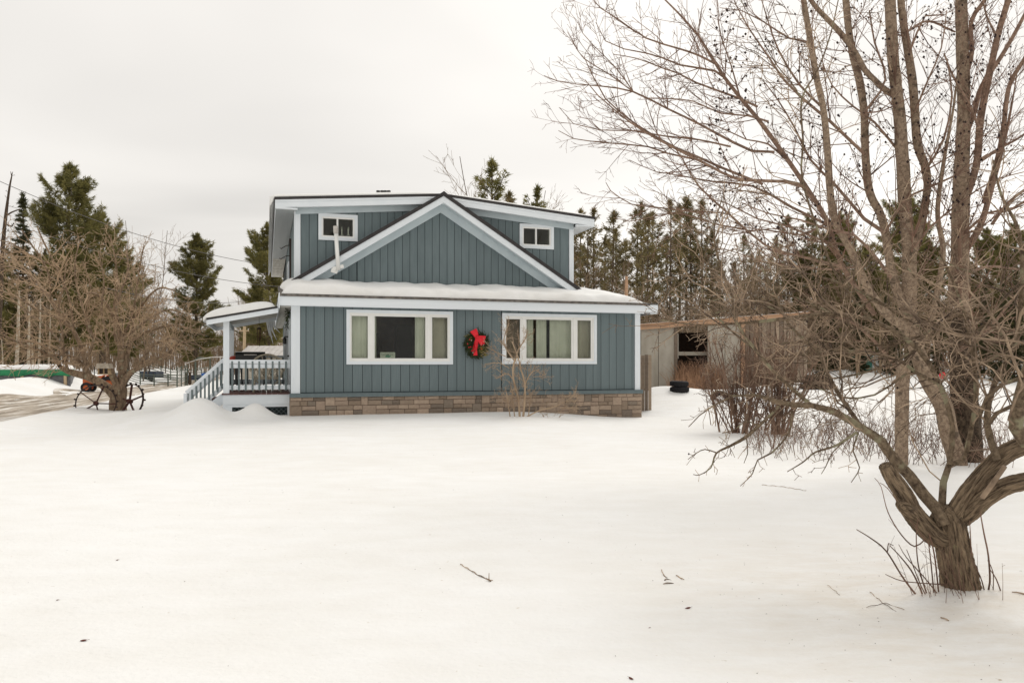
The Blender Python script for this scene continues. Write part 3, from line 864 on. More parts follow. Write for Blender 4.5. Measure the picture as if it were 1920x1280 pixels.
while u < UR - .17:
    un = min(UR - .16, u + rng.choice([.215, .23, .235, .24, .245]));
    if UR - .16 - un < .1: un = UR - .16
    for (p, q, r_, s_) in pieces(u + SEAM / 2, un - SEAM / 2, 3.75, 9.0, [DW1, DW2]):
        zt0, zt1 = droof(p) - .14, droof(q) - .14
        if s_ > 7: pl = [(p, r_), (q, r_), (q, zt1)] + ([(AP[0], AP[1] - .14)] if p < AP[0] < q else []) + [(p, zt0)]
        else: pl = [(p, r_), (q, r_), (q, s_), (p, s_)]
        y = V1 + .004 + rng.uniform(-.002, .002)
        MB().prism(pl, y, y + .03).build('siding_board', M['siding'], upper)
    u = un
for y0, wd in ((V1 + .15, .0),):
    v_ = V1 + .2
    while v_ < 12:                                       # boards of the left flank, seen at a grazing angle
        slab('siding_board', UL - .01, UL + .02, v_, v_ + .24, 3.7, 6.3, M['siding'], upper); v_ += .254
v_ = .2
while v_ < 11:
    if not (.95 < v_ < 1.95 or 3.0 < v_ < 3.9): slab('siding_board', -0.004, 0.03, v_, v_ + .24, Z_L + .02, 3.2, M['siding'], front)
    v_ += .254
slab('corner_board', UL, UL + .155, V1 - .025, V1 + .03, 3.85, droof(UL) - .1, M['trim'], house)
slab('corner_board', UL - .022, UL - .002, V1 - .02, V1 + .16, 3.85, droof(UL) - .1, M['trim'], house)
slab('corner_board', UR - .155, UR, V1 - .025, V1 + .03, 3.85, droof(UR) - .1, M['trim'], house)

# slider windows of the dormers
def slider(W_, t=.095):
    u0, z1, u1, z0 = W_
    win = MB(); ring(win, u0, u1, z0, z1, t, V1 - .03, V1 + .03); win = win.build('window', M['trim'], house)
    fr = MB(); ring(fr, u0 + t, u1 - t, z0 + t, z1 - t, .045, V1 - .01, V1 + .1)
    mid = (u0 + u1) / 2 - .02; fr.box(mid - .025, mid + .025, V1 - .006, V1 + .08, z0 + t + .045, z1 - t - .045)
    fr.build('window_frame', M['vinyl'], win)
    for a, b in ((u0 + t + .04, mid - .02), (mid + .02, u1 - t - .04)):
        slab('pane', a, b, V1 + .03, V1 + .036, z0 + t + .04, z1 - t - .04, M['glass'], win)
    rm = MB(); rm.box(u0, u1, V1 + 2.2, V1 + 2.25, z0 - .6, z1 + .4); rm.box(u0 - .05, u0, V1 + .13, V1 + 2.2, z0 - .6, z1 + .4)
    rm.box(u1, u1 + .05, V1 + .13, V1 + 2.2, z0 - .6, z1 + .4); rm.box(u0, u1, V1 + .13, V1 + 2.2, z1 + .35, z1 + .4); rm.box(u0, u1, V1 + .13, V1 + 2.2, z0 - .65, z0 - .6)
    rm.build('interior', M['room_reflect'], house)
    return win
dw1 = slider(DW1); dw2 = slider(DW2)

# --- roofs
def roof_band(name, dz0, dz1, y0, y1, m, ua=-.41, ub=9.50):
    pl = [(ua, droof(ua) + dz0), (AP[0], AP[1] + dz0), (ub, droof(ub) + dz0), (ub, droof(ub) + dz1), (AP[0], AP[1] + dz1), (ua, droof(ua) + dz1)]
    mb = MB()
    mb.prism([pl[0], pl[1], pl[4], pl[5]], y0, y1); mb.prism([pl[1], pl[2], pl[3], pl[4]], y0, y1)
    return mb.build(name, m, house)
roof_band('dormer_roof', -.075, 0.0, 1.58, 19.9, M['edge'], -.43, 9.53)
roof_band('fascia', -.145, -.078, 1.60, 1.72, M['trim'])
roof_band('fascia', -.30, -.147, 1.615, 1.735, M['trim'], -.40, 9.49)
roof_band('frieze', -.44, -.16, V1 - .045, V1 + .002, M['frieze'], UL + .02, UR - .02)
sf = MB()
roofz = lambda u: droof(u) - .155
sf.prism([(UL - .01, roofz(UL) - .01), (AP[0], AP[1] - .165), (AP[0], AP[1] - .15), (UL - .01, roofz(UL))], 1.74, V1 - .046)
sf.prism([(AP[0], AP[1] - .165), (UR + .5, roofz(UR + .5) - .01), (UR + .5, roofz(UR + .5)), (AP[0], AP[1] - .15)], 1.74, V1 - .046)
sf.build('soffit', M['frieze'], house)
# left eave with its metal soffit, then bare white boards
zs = 6.10
slab('soffit', -.385, UL - .02, 1.74, 12.7, zs - .012, zs, M['soffit'], house)
slab('soffit', -.385, UL - .02, 12.72, 19.8, zs - .012, zs, M['soffit_white'], house)
for y in (13.4, 14.2, 15.2, 16.3, 17.5): slab('soffit_board', -.385, UL - .02, y, y + .03, zs - .022, zs - .013, M['soffit_white'], house)
slab('eave_fascia', -.41, -.387, 1.62, 19.8, zs - .02, 6.33, M['trim'], house)
slab('eave_fascia', 9.49, 9.51, 1.62, 19.8, zs - .02, 6.33, M['trim'], house)
slab('soffit', UR + .02, 9.488, 1.74, 19.8, zs - .012, zs, M['trim'], house)
slab('eave_return', -.40, UL + .06, 1.617, 1.73, zs - .02, 6.12, M['trim'], house)
slab('eave_return', UR - .06, 9.485, 1.617, 1.73, zs - .02, 6.12, M['trim'], house)

# gable rakes in front of the dormer walls
RL, RR = (-0.22, 3.84), (9.28, 3.84)
def rake(name, d0, d1, y0, y1, m):
    mb = MB()
    mb.prism([(RL[0], RL[1] - d1), (AP[0], AP[1] - d1), (AP[0], AP[1] - d0), (RL[0], RL[1] - d0)], y0, y1)
    mb.prism([(AP[0], AP[1] - d1), (RR[0], RR[1] - d1), (RR[0], RR[1] - d0), (AP[0], AP[1] - d0)], y0, y1)
    return mb.build(name, m, house)
rake('rake_edge', -.035, .085, 1.50, V1 + .003, M['edge'])
rake('rake_board', .088, .29, 1.53, 1.62, M['trim'])
rake('rake_frieze', .27, .51, V1 - .06, V1 - .002, M['frieze'])
rake('rake_soffit', .255, .27, 1.62, V1 - .06, M['frieze'])
MB().prism([(AP[0] - .2, AP[1] - .09), (AP[0] + .2, AP[1] - .09), (AP[0], AP[1] + .055)], 1.48, 1.9).build('ridge_cap', M['edge'], house)

# shed roof over the front room
EZ = 3.47
slope = 0.185
mb = MB()
def sroof(v): return EZ + (v + .30) * slope
mb.add([(-.33, -.30, sroof(-.3) - .06), (10.52, -.30, sroof(-.3) - .06), (10.52, V1, sroof(V1) - .06), (-.33, V1, sroof(V1) - .06),
        (-.33, -.30, sroof(-.3)), (10.52, -.30, sroof(-.3)), (10.52, V1, sroof(V1)), (-.33, V1, sroof(V1))],
       [(0, 3, 2, 1), (4, 5, 6, 7), (0, 1, 5, 4), (1, 2, 6, 5), (2, 3, 7, 6), (3, 0, 4, 7)])
mb.build('porch_roof', M['shingle'], house)
slab('fascia', -.31, 10.80, -.27, -.24, Z_F + .0, 3.435, M['trim'], house)
slab('soffit', -.29, 10.78, -.238, -.0, Z_F + .005, Z_F + .02, M['trim'], house)
MB().prism_v([(10.5, -.28), (10.80, -.28), (10.80, 1.2), (10.5, 1.2)], 3.437, 3.475).build('eave_cap', M['shingle'], house)
slab('fascia', 10.78, 10.80, -.238, 1.2, Z_F, 3.435, M['trim'], house)
# lower left eave running back along the side wall
slab('eave_fascia', -.335, -.312, -.30, 12.9, 3.10, 3.50, M['trim'], house)
slab('soffit', -.31, -.005, 0.002, 12.9, 3.155, 3.17, M['soffit_white'], house)
MB().add([(-.35, 1.8, 3.46), (UL, 1.8, 3.75), (UL, 12.9, 3.75), (-.35, 12.9, 3.46), (-.35, 1.8, 3.50), (UL, 1.8, 3.79), (UL, 12.9, 3.79), (-.35, 12.9, 3.50)],
         [(0, 3, 2, 1), (4, 5, 6, 7), (0, 1, 5, 4), (1, 2, 6, 5), (2, 3, 7, 6), (3, 0, 4, 7)]).build('side_roof', M['edge'], house)

# vent pipe beside the left rake, leaning a little
p0 = Vector((*[fu(634.5, 506, 1.42)[0]], 1.42, fu(634.5, 506, 1.42)[1])); p1 = Vector((fu(629, 424, 1.42)[0], 1.42, fu(629, 424, 1.42)[1]))
vp = MB().tube([p0, p0.lerp(p1, .85)], .056, 12).build('vent_pipe', M['vinyl'], house, smooth=True)
mb = MB().tube([p0.lerp(p1, .83), p1], .068, 12, cap=False); mb.tube([p0.lerp(p1, .985), p1 + Vector((0, 0, .002))], .05, 12)
mb.build('pipe_cap', M['galv'], vp)
mb = MB().tube([p1 + Vector((0, -.01, -.005)), p1 + Vector((-.004, -.01, .006))], .047, 12); mb.build('pipe_opening', M['black'], vp)
mb = MB().bar(p0 + Vector((-.15, .05, .03)), p0 + Vector((.15, .05, .12)), .1, .1); mb.bar(p0 + Vector((-.2, .06, .0)), p0 + Vector((-.02, .06, -.05)), .05, .12)
mb.build('pipe_bracket', M['vinyl'], vp)
mb = MB()
for px in (709, 716.5, 722.5, 729):
    uu, zz = fu(px, 359, 9.0); mb.tube([(uu, 9.0, zz - .5), (uu, 9.0, zz)], .05, 8)
    mb.tube([(uu, 9.0, zz - .03), (uu, 9.0, zz + .03)], .075, 8)
mb.build('roof_vents', M['black'], house)['kind'] = 'stuff'
# two bent iron brackets and a small window with an awning frame on the left flank
for v_, z_ in ((5.0, 5.55), (6.1, 5.35)):
    MB().tube([(UL - .03, v_, z_), (UL - .18, v_, z_ - .03), (UL - .34, v_, z_ - .14), (UL - .38, v_, z_ - .10)], .013, 6).build('bracket', M['iron'], house)
mb = MB(); 
for a, b in ((7.2, 7.3), (8.6, 8.7)): mb.box(UL - .06, UL, a, b, 4.3, 5.3)
mb.box(UL - .06, UL, 7.3, 8.6, 4.3, 4.4); mb.box(UL - .06, UL, 7.3, 8.6, 5.2, 5.3); mb.build('window', M['trim'], house)
slab('pane', UL - .03, UL - .02, 7.3, 8.6, 4.4, 5.2, M['furniture'], house)
slab('downpipe', UL - .09, UL - .03, 4.6, 4.66, 4.0, 5.7, M['iron'], house)
for k_, (v_, l_) in enumerate(((7.3, .42), (7.7, .3), (8.4, .36))): MB().tube([(UL - .05, v_, 4.3), (UL - .055, v_, 4.3 - l_ * .6), (UL - .05, v_, 4.3 - l_)], [.035, .02, .003], 6).build('icicle', M['ice'], house)
# side door with its trim, lamp and number plate seen edge on
dm = MB(); 
for a, b in ((.9, 1.0), (1.92, 2.02)): dm.box(-.04, .0, a, b, Z_L + .02, 2.95)
dm.box(-.04, 0, 1.0, 1.92, 2.85, 2.95)
dr = dm.build('door', M['trim'], house)
slab('door_panel', -.015, .005, 1.0, 1.92, Z_L + .03, 2.85, M['vinyl'], dr)
MB().lathe((-.06, 1.08, 1.85), [(0, -.03), (.03, -.02), (.03, .02), (0, .03)], 10).build('handle', M['black'], dr)
for a in (3.0, 3.8): slab('window_trim', -.05, .0, a, a + .1, 1.55, 2.9, M['trim'], house)
slab('window_trim', -.05, .0, 3.1, 3.8, 2.8, 2.9, M['trim'], house); slab('pane', -.02, -.005, 3.1, 3.8, 1.6, 2.8, M['furniture'], house)
mb = MB().box(-.14, -.02, 2.5, 2.56, 2.42, 2.46); mb.lathe((-.13, 2.53, 2.32), [(.02, -.1), (.055, -.08), (.06, .05), (.02, .1)], 8)
mb.build('wall_lamp', M['black'], house)

# --- snow lying on the roofs
def snow_slab(name, label, fn, nu, nv, parent=None):
    """closed lump: fn(s, t) -> (top point, bottom point)"""
    top = [[fn(i / nu, j / nv) for i in range(nu + 1)] for j in range(nv + 1)]
    V = [p[0] for r_ in top for p in r_] + [p[1] for r_ in top for p in r_]
    n = (nu + 1) * (nv + 1); F = []
    for j in range(nv):
        for i in range(nu):
            a = j * (nu + 1) + i
            F.append((a, a + 1, a + nu + 2, a + nu + 1)); F.append((n + a, n + a + nu + 1, n + a + nu + 2, n + a + 1))
    for i in range(nu):
        a = i; F.append((n + a, n + a + 1, a + 1, a)); a = nv * (nu + 1) + i; F.append((a, a + 1, n + a + 1, n + a))
    for j in range(nv):
        a = j * (nu + 1); F.append((a, a + nu + 1, n + a + nu + 1, n + a)); a += nu; F.append((n + a, n + a + nu + 1, a + nu + 1, a))
    me = bpy.data.meshes.new(name); me.from_pydata([tuple(p) for p in V], [], F); me.update(); me.materials.append(M['snow'])
    me.polygons.foreach_set('use_smooth', [True] * len(F))
    o = link(bpy.data.objects.new(name, me))
    props(o, label, kind='stuff')
    return o
def hround(x, r):        # quarter-round edge profile
    return 1.0 if x >= r else math.sqrt(max(0, 1 - (1 - x / r) ** 2))
def front_snow(s, t):
    u = -0.24 + 10.62 * s; v = -0.255 + (V1 + .24) * t
    u += .04 * math.sin(v * 3) * (1 - s)
    lo = sroof(v) + .005
    rg = .5 + .5 * math.sin(u * 1.7) * math.sin(u * .53 + 1)
    th = (.195 + .05 * rg + .02 * math.sin(u * 5.1 + 2 * math.sin(u * 1.3)) + .012 * math.sin(u * 13 + v * 7)) * hround(t * 2.24, .22) * hround((10.62 * s), .3) * (hround(10.62 * (1 - s), 1.1) ** 1.4)
    vv = v - (.04 * math.sin(u * 2.3) + .018 * math.sin(u * 9.7 + 1.5 * math.sin(u * 2.9))) * (1 - t)
    return hw(u, vv, lo + max(.012, th)), hw(u, vv, lo)
snow_slab('roof_snow', 'thick rounded blanket of snow on the low front roof', front_snow, 150, 22)
def dormer_snow(ua, ub, f):
    def fn(s, t):
        u = ua + (ub - ua) * s; v = 1.66 + 18.1 * t * t
        ee = f(s)
        th = .12 * hround(18.1 * t * t, .25) * ee
        lo = droof(min(9.5, max(-.43, u))) + .004
        if u < -.43: lo -= .30 * min(1, (-.43 - u) / .1)
        return hw(u, v, droof(min(9.5, max(-.43, u))) + .006 + th), hw(u, v, lo)
    return fn
snow_slab('roof_snow', 'thin snow on the left dormer roof hanging past the eave', dormer_snow(-.56, AP[0] - .1, lambda s: hround(s * 5, .25) * hround((1 - s) * 5, 1.2)), 40, 24)
snow_slab('roof_snow', 'thin snow along the right dormer roof', dormer_snow(AP[0] + .2, 9.46, lambda s: .75 * hround(s * 5, .8) * hround((1 - s) * 5, .4)), 40, 24)

# --- wreath with a red bow
wc = Vector(hw(fu(893, 646, -.05)[0], -.05, fu(893, 646, -.05)[1]))
wr = thing('wreath', 'round evergreen wreath with a red ribbon bow hung between the two front windows', 'wreath', tuple(wc), TH)
rng = random.Random(21); mb = MB(); gold = MB()
for i in range(2000):
    a = rng.uniform(0, 6.283); rad = .225 + rng.gauss(0, .065); y = rng.gauss(-.03, .03)
    p = Vector((rad * math.cos(a), y, rad * 1.05 * math.sin(a)))
    outw = Vector((math.cos(a + rng.uniform(.2, 1.3)), rng.uniform(-.7, .1), math.sin(a + rng.uniform(.2, 1.3)))).normalized()
    l = rng.uniform(.06, .15); sd = outw.cross(Vector((0, 1, 0.2))).normalized() * rng.uniform(.006, .012)
    tgt = gold if (-1.3 < math.atan2(p.z, p.x) < -.5 and rng.random() < .45) or (2.1 < a < 2.6 and rng.random() < .2) else mb
    tgt.add([p - sd, p + sd, p + outw * l], [(0, 1, 2)])
core = MB(); 
for i in range(24):
    a = 6.283 * i / 24; b = 6.283 * (i + 1) / 24
    core.tube([(.245 * math.cos(a), -.01, .255 * math.sin(a)), (.245 * math.cos(b), -.01, .255 * math.sin(b))], .05, 7, cap=False)
core.build('wreath_ring', M['wreath'], wr)
mb.build('greenery', M['wreath'], wr)['kind'] = 'stuff'
gold.build('dry_sprigs', M['wreath_gold'], wr)['kind'] = 'stuff'
def loop_ribbon(cx, cz, ang, L, wd):
    m_ = MB()
    ca, sa = math.cos(ang), math.sin(ang)
    def f(s, t):
        th = s * 6.283
        x = L * .5 * (1 - math.cos(th)); y = -.10 - .055 * math.sin(th)
        wz = wd * (0.28 + .72 * math.sin(th / 2) ** 1.0) * (t - .5)
        return (cx + x * ca - wz * sa, y + .01 * math.sin(t * 6), cz + x * sa + wz * ca)
    return m_.sheet(f, 24, 5)
bx, bz = -.01, .20
bow = loop_ribbon(bx, bz, R(118), .24, .21)
loop_bow = bow.build('bow_loop', M['red'], wr, smooth=True)
loop_ribbon(bx, bz, R(-14), .25, .22).build('bow_loop', M['red'], wr, smooth=True)
loop_ribbon(bx + .02, bz - .03, R(-46), .23, .15).build('bow_loop', M['red'], wr, smooth=True)
MB().lathe((bx, -.15, bz), [(0, -.04), (.035, -.02), (.04, .02), (0, .04)], 10).build('bow_knot', M['red'], wr, smooth=True)
def tail(x0, z0, x1, z1, w0, w1_, y):
    return MB().sheet(lambda s, t: (x0 + (x1 - x0) * s + (w0 + (w1_ - w0) * s) * (t - .5) * (1 + .2 * math.sin(s * 7)), y - .03 * math.sin(s * 5 + t * 2), z0 + (z1 - z0) * s), 12, 4)
tail(bx, bz, -.06, -.31, .10, .10, -.13).build('bow_tail', M['red'], wr, smooth=True)
tail(bx, bz - .02, -.125, -.20, .07, .12, -.10).build('bow_tail', M['red'], wr, smooth=True)
for x, z, m_ in ((-.17, .12, 'cone'), (-.22, .14, 'red'), (-.24, -.08, 'red'), (-.19, -.07, 'red'), (.19, -.0, 'cone'), (.22, .03, 'red'), (-.12, -.23, 'cone'), (-.05, -.27, 'cone'), (.13, -.12, 'red'), (-.28, .02, 'red')):
    MB().lathe((x, -.09, z), [(0, -.02), (.014, -.012), (.019, 0), (.014, .012), (0, .02)], 8).build('bauble', M[m_], wr, smooth=True)

# --- paper sign inside the left picture window
sa, sz1 = fu(713, 660, .06); sb, sz0 = fu(741, 671.5, .06)
sg = thing('window_sign', 'small pale paper sign with green print inside the left front window', 'sign', tuple(hw((sa + sb) / 2, .07, sz0)), TH)
hwid = (sb - sa) / 2; hh = sz1 - sz0
slab('sheet', -hwid, hwid, 0, .008, 0, hh, M['paper'], sg)
fc = bpy.data.curves.new('lettering', 'FONT'); fc.body = 'FLATWORKS'; fc.size = .105; fc.align_x = 'CENTER'; fc.extrude = .001
ft0 = link(bpy.data.objects.new('lettering_outline', fc)); bpy.context.view_layer.update()
lm = bpy.data.meshes.new_from_object(ft0.evaluated_get(bpy.context.evaluated_depsgraph_get())); bpy.data.objects.remove(ft0); lm.materials.clear(); lm.materials.append(M['ink'])
ft = link(bpy.data.objects.new('lettering', lm)); ft.parent = sg; ft.location = (0, -.003, hh - .10); ft.rotation_euler = (R(90), 0, 0); ft.scale = (.62, 1, 1)
MB().prism([(-.07, .03), (.04, .02), (.10, .07), (.02, .10), (-.05, .09)], -.004, -.001).build('emblem', M['greenink'], sg)
# candles standing in the left dormer window
for px in (641, 653):
    uu, zz = fu(px, 442, V1 + .12)
    c = thing('candle', 'pale electric candle in the left dormer window, ' + ('nearer the middle bar' if px < 650 else 'further from the middle bar'), 'candle', tuple(hw(uu, V1 + .12, zz)), TH)
    MB().lathe((0, 0, 0), [(.0, 0), (.045, 0), (.045, .02), (.018, .03), (.018, .2), (0, .2)], 8).build('stick', M['curtain'], c)
    MB().lathe((0, 0, .2), [(0, 0), (.014, .02), (.012, .05), (0, .08)], 8).build('bulb', M['paper'], c)

# ================================================================== porch on the left side
porch = thing('porch', 'white porch with snow capped roof, teal balusters and lattice skirt', 'porch', (HX, HZ, 0), TH)
PU, PV0, PV1 = -1.72, 0.42, 3.55; DZ = 0.84
u = PU - .06
rng = random.Random(4)
while u < -.05:
    slab('deck_board', u + .004, min(-.03, u + .138), PV0 - .06, PV1 + .05, DZ - .035, DZ, M['deck'], porch); u += .142
slab('skirt_board', PU - .03, -.03, PV0 - .03, PV0 - .0, DZ - .30, DZ - .037, M['trim'], porch)
slab('skirt_board', PU - .03, -.03, PV0 - .015, PV0 + .012, DZ - .37, DZ - .302, M['trim'], porch)
slab('skirt_board', PU - .03, PU, PV0 + .03, PV1, DZ - .30, DZ - .037, M['trim'], porch)
slab('skirt_post', PU - .03, PU + .20, PV0 - .028, PV0 + .05, -.3, DZ - .372, M['trim'], porch)
slab('skirt_post', -.10, -.03, PV0 - .028, PV0 + .05, -.3, DZ - .372, M['trim'], porch)
for i in range(-4, 16):                                     # lattice laths
    for sgn in (1, -1):
        x0 = PU + .2 + i * .12; z0 = DZ - .38; x1 = x0 + sgn * .9; z1 = z0 - .9
        def cl(x, z, xa, za):
            return x, z
        a, b = (x0, z0), (x1, z1)
        lo, hi = PU + .2, -.10
        def cut(a, b, lim, left):
            if (a[0] < lim) == left and (b[0] < lim) == left: return None
            if (a[0] < lim) == left or (b[0] < lim) == left:
                t = (lim - a[0]) / (b[0] - a[0]); q = (lim, a[1] + (b[1] - a[1]) * t)
                return (q, b) if (a[0] < lim) == left else (a, q)
            return a, b
        seg = cut(a, b, lo, True)
        if seg: seg = cut(*seg, hi, False)
        if seg:
            y = PV0 + (.02 if sgn > 0 else .034)
            MB().bar((seg[0][0], y, seg[0][1]), (seg[1][0], y, seg[1][1]), .008, .042, up=(0, 1, 0)).build('lath', M['baluster'], porch)
slab('void_shade_sheet', PU + .1, -.05, PV0 + .25, PV0 + .3, -.3, DZ - .1, M['siding_groove'], porch)  # dark sheet standing in for the shade behind the lattice
def proof(u): return 3.16 + (u - -.30) * (3.16 - 2.80) / (-.30 + 2.12)
for (a, b, y) in ((PU - .02, PU + .13, PV0 - .02), (PU - .02, PU + .13, PV1 - .13)):
    slab('post', a, b, y, y + .13, DZ, proof(PU) - .11, M['trim'], porch)
slab('post', -.12, -.03, PV1 - .13, PV1, DZ, 2.95, M['trim'], porch)
slab('beam', PU - .015, PU + .12, PV0 + .11, PV1 - .13, proof(PU) - .24, proof(PU) - .11, M['frieze'], porch)
def sl(name, ua, ub, d0, d1, y0, y1, m):
    return MB().prism([(ua, proof(ua) + d0), (ub, proof(ub) + d0), (ub, proof(ub) + d1), (ua, proof(ua) + d1)], y0, y1).build(name, m, porch)
sl('roof', -2.14, -.36, -.02, .03, .16, 3.95, M['edge'])
sl('fascia', -2.12, -.345, -.15, -.022, .18, .21, M['trim'])
sl('ceiling', -2.08, -.345, -.05, -.023, .21, 3.9, M['soffit_white'])
sl('fascia', -2.12, -.345, -.15, -.022, 3.9, 3.93, M['trim'])
slab('fascia', -2.14, -2.115, .18, 3.93, proof(-2.12) - .16, proof(-2.12) - .025, M['trim'], porch)
# rails
def rail(p, q, h0, h1, wd=.09):
    MB().bar((p[0], p[1], p[2] + (h0 + h1) / 2), (q[0], q[1], q[2] + (h0 + h1) / 2), wd, h1 - h0).build('rail', M['trim'], porch)
RZ = DZ + .90
rail((PU + .13, PV0 + .04, DZ), (-.03, PV0 + .04, DZ), .80, .90)
rail((PU + .13, PV0 + .04, DZ), (-.03, PV0 + .04, DZ), .675, .79, .045)
rail((PU + .13, PV0 + .04, DZ), (-.03, PV0 + .04, DZ), .10, .215, .045)
u = PU + .18
while u < -.06:
    slab('baluster', u, u + .045, PV0 - .012, PV0 + .016, DZ + .07, DZ + .86, M['baluster'], porch); u += .172
BZ = DZ + .12
rail((PU + .1, PV1 - .06, BZ), (-.12, PV1 - .06, BZ), .86, .93)
rail((PU + .1, PV1 - .06, BZ), (-.12, PV1 - .06, BZ), .72, .80, .04)
rail((PU + .1, PV1 - .06, BZ), (-.12, PV1 - .06, BZ), .04, .20, .05)
u = PU + .16
while u < -.14:
    slab('baluster', u, u + .045, PV1 - .12, PV1 - .09, BZ + .05, BZ + .88, M['baluster'], porch); u += .172
rail((PU + .04, 2.45, DZ), (PU + .04, PV1 - .13, DZ), .80, .90); rail((PU + .04, 2.45, DZ), (PU + .04, PV1 - .13, DZ), .08, .18, .045)
y = 2.5
while y < PV1 - .15: slab('baluster', PU + .02, PU + .05, y, y + .045, DZ + .08, DZ + .85, M['baluster'], porch); y += .172
# steps going down to the left
_sb = fu(349, 736, .90); SB = (_sb[0], _sb[1] - .86)
for k_ in range(5):
    a = PU - .06 - .28 * (k_ + 1); z = DZ - .155 * (k_ + 1)
    slab('step', a, a + .30, .95, 2.35, z - .04, z, M['deck'], porch)
    slab('step_riser', a + .27, a + .285, .96, 2.34, z, z + .115, M['trim'], porch)
for yy in (0.90, 2.38):
    MB().bar((PU - .03, yy, DZ - .12), (SB[0], yy, SB[1] - .08), .04, .24).build('stringer', M['trim'], porch)
    a, b = Vector((PU - .02, yy, DZ + .92)), Vector((SB[0], yy, SB[1] + .86))
    MB().bar(a, b, .09, .085).build('stair_rail', M['trim'], porch)
    MB().bar(a - Vector((0, 0, .15)), b - Vector((0, 0, .15)), .04, .12).build('stair_rail', M['trim'], porch)
    MB().bar(a - Vector((0, 0, .70)), b - Vector((0, 0, .70)), .04, .10).build('stair_rail', M['trim'], porch)
    n = 9
    for i in range(n):
        t = (i + .6) / n; q = a.lerp(b, t)
        slab('baluster', q.x - .02, q.x + .025, yy - .05, yy - .02, q.z - .74, q.z - .06, M['baluster'], porch)
    slab('stair_post', SB[0] - .06, SB[0] + .05, yy - .05, yy + .05, -.2, SB[1] + .84, M['trim'], porch)
def porch_snow(s, t):
    u = -2.22 + 1.80 * s; v = .10 + 3.8 * t
    th = .21 * hround(s * 1.8, .5) * hround((1 - s) * 1.8, .55) * hround(t * 3.8, .22)
    lo = proof(max(-2.14, u)) + .033 - (.1 if s == 0 else 0)
    return hw(u, v, proof(max(-2.14, u)) + .04 + th), hw(u, v, lo)
snow_slab('roof_snow', 'rounded snow cap on the small porch roof', porch_snow, 24, 30)
for k_, (uu, l_) in enumerate(((-.62, .5), (-.56, .75), (-.5, .62), (-.44, .4))):
    o = MB().tube([(0, 0, 0), (.03, 0, -l_ * .5), (.07 + .05 * k_, 0, -l_)], [.05, .03, .004], 6).build('icicle', M['ice'])
    o.location = hw(uu, 3.95, 3.0); props(o, 'long clear icicle hanging at the back of the porch roof', 'icicle', 'icicles behind the porch')

# things on the porch
ch = thing('wicker_chair', 'pale weathered wicker armchair with arched back on the porch', 'chair', tuple(hw(-.62, 1.25, DZ)), TH)
for z0, rad in ((.0, .0),):
    arch = lambda r_, zc, y: [(r_ * math.cos(a), y, zc + r_ * .95 * math.sin(a)) for a in np.linspace(0, math.pi, 15)]
    MB().tube(arch(.46, .62, .22), .028, 6).build('back_rim', M['wicker'], ch)
    mb = MB()
    for i in range(9):
        a = math.pi * (i + .5) / 9; mb.tube([(.08 * math.cos(a), .2, .5), (.44 * math.cos(a), .22, .62 + .42 * math.sin(a))], .011, 4)
    for r_ in (.2, .32): mb.tube(arch(r_, .6, .215), .012, 4)
    for i in range(8): mb.tube([(-.4 + i * .1, .2, .42), (-.3 + i * .1, .21, .68)], .01, 4); mb.tube([(.4 - i * .1, .2, .42), (.3 - i * .1, .21, .68)], .01, 4)
    mb.build('back', M['wicker'], ch)
MB().box(-.34, .34, -.3, .24, .36, .43).build('seat', M['wicker'], ch)
for s in (-1, 1):
    MB().tube([(s * .45, .2, .64), (s * .46, -.1, .62), (s * .40, -.3, .58), (s * .34, -.32, .40)], .03, 6).build('arm', M['wicker'], ch)
    for y in (-.28, .2): MB().tube([(s * .33, y, .38), (s * .36, y * 1.1, 0)], .024, 6).build('leg', M['wicker'], ch)
    MB().bar((s * .3, -.3, .34), (s * .05, -.3, .05), .02, .03).build('brace', M['wicker'], ch)
gr = thing('grill', 'black gas grill with closed lid behind the porch railing', 'grill', tuple(hw(-1.1, 2.9, DZ)), TH)
mb = MB(); pr = [(-.0, .0)]
prof = [(-.22, 0), (-.22, .14), (-.15, .22), (.12, .24), (.22, .16), (.22, 0)]
base = len(mb.v)
mb.add([(x * 1.0, y, z) for x in (-.42, .42) for y, z in prof], [(0, 1, 2, 3, 4, 5), (11, 10, 9, 8, 7, 6)] + [(i, i + 6, (i + 1) % 6 + 6, (i + 1) % 6) for i in range(6)])
o = mb.build('lid', M['black'], gr); o.location = (0, 0, .92)
MB().bar((-.18, -.25, 1.06), (.18, -.25, 1.06), .03, .03).build('handle', M['galv'], gr)
MB().box(-.42, .42, -.22, .22, .74, .918).build('firebox', M['black'], gr)
for s in (-1, 1):
    MB().box(s * .6 - .17, s * .6 + .17, -.22, .22, .84, .88).build('side_shelf', M['black'], gr)
    for y in (-.2, .2): MB().bar((s * .38, y, .74), (s * .38, y, 0.02), .04, .04).build('leg', M['black'], gr)
MB().box(-.38, .38, -.2, .2, .12, .16).build('lower_shelf', M['black'], gr)
fp = thing('kettle_cooker', 'rusty red domed kettle cooker beside the grill on the porch', 'cooker', tuple(hw(-1.55, 3.1, DZ)), TH)
MB().lathe((0, 0, .86), [(.22, 0), (.21, .07), (.16, .13), (.08, .17), (0, .18)], 14).build('dome', M['redpaint'], fp, smooth=True)
MB().lathe((0, 0, .86), [(0, -.2), (.14, -.19), (.2, -.1), (.22, -.002)], 14).build('bowl', M['redpaint'], fp, smooth=True)
for a in (0, 2.1, 4.2): MB().tube([(.15 * math.cos(a), .15 * math.sin(a), .72), (.25 * math.cos(a), .25 * math.sin(a), 0)], .014, 5).build('leg', M['black'], fp)
wcx = thing('wind_chime', 'brown wind chime hanging from the porch ceiling', 'wind chime', tuple(hw(-.85, 2.4, 2.45)), TH)
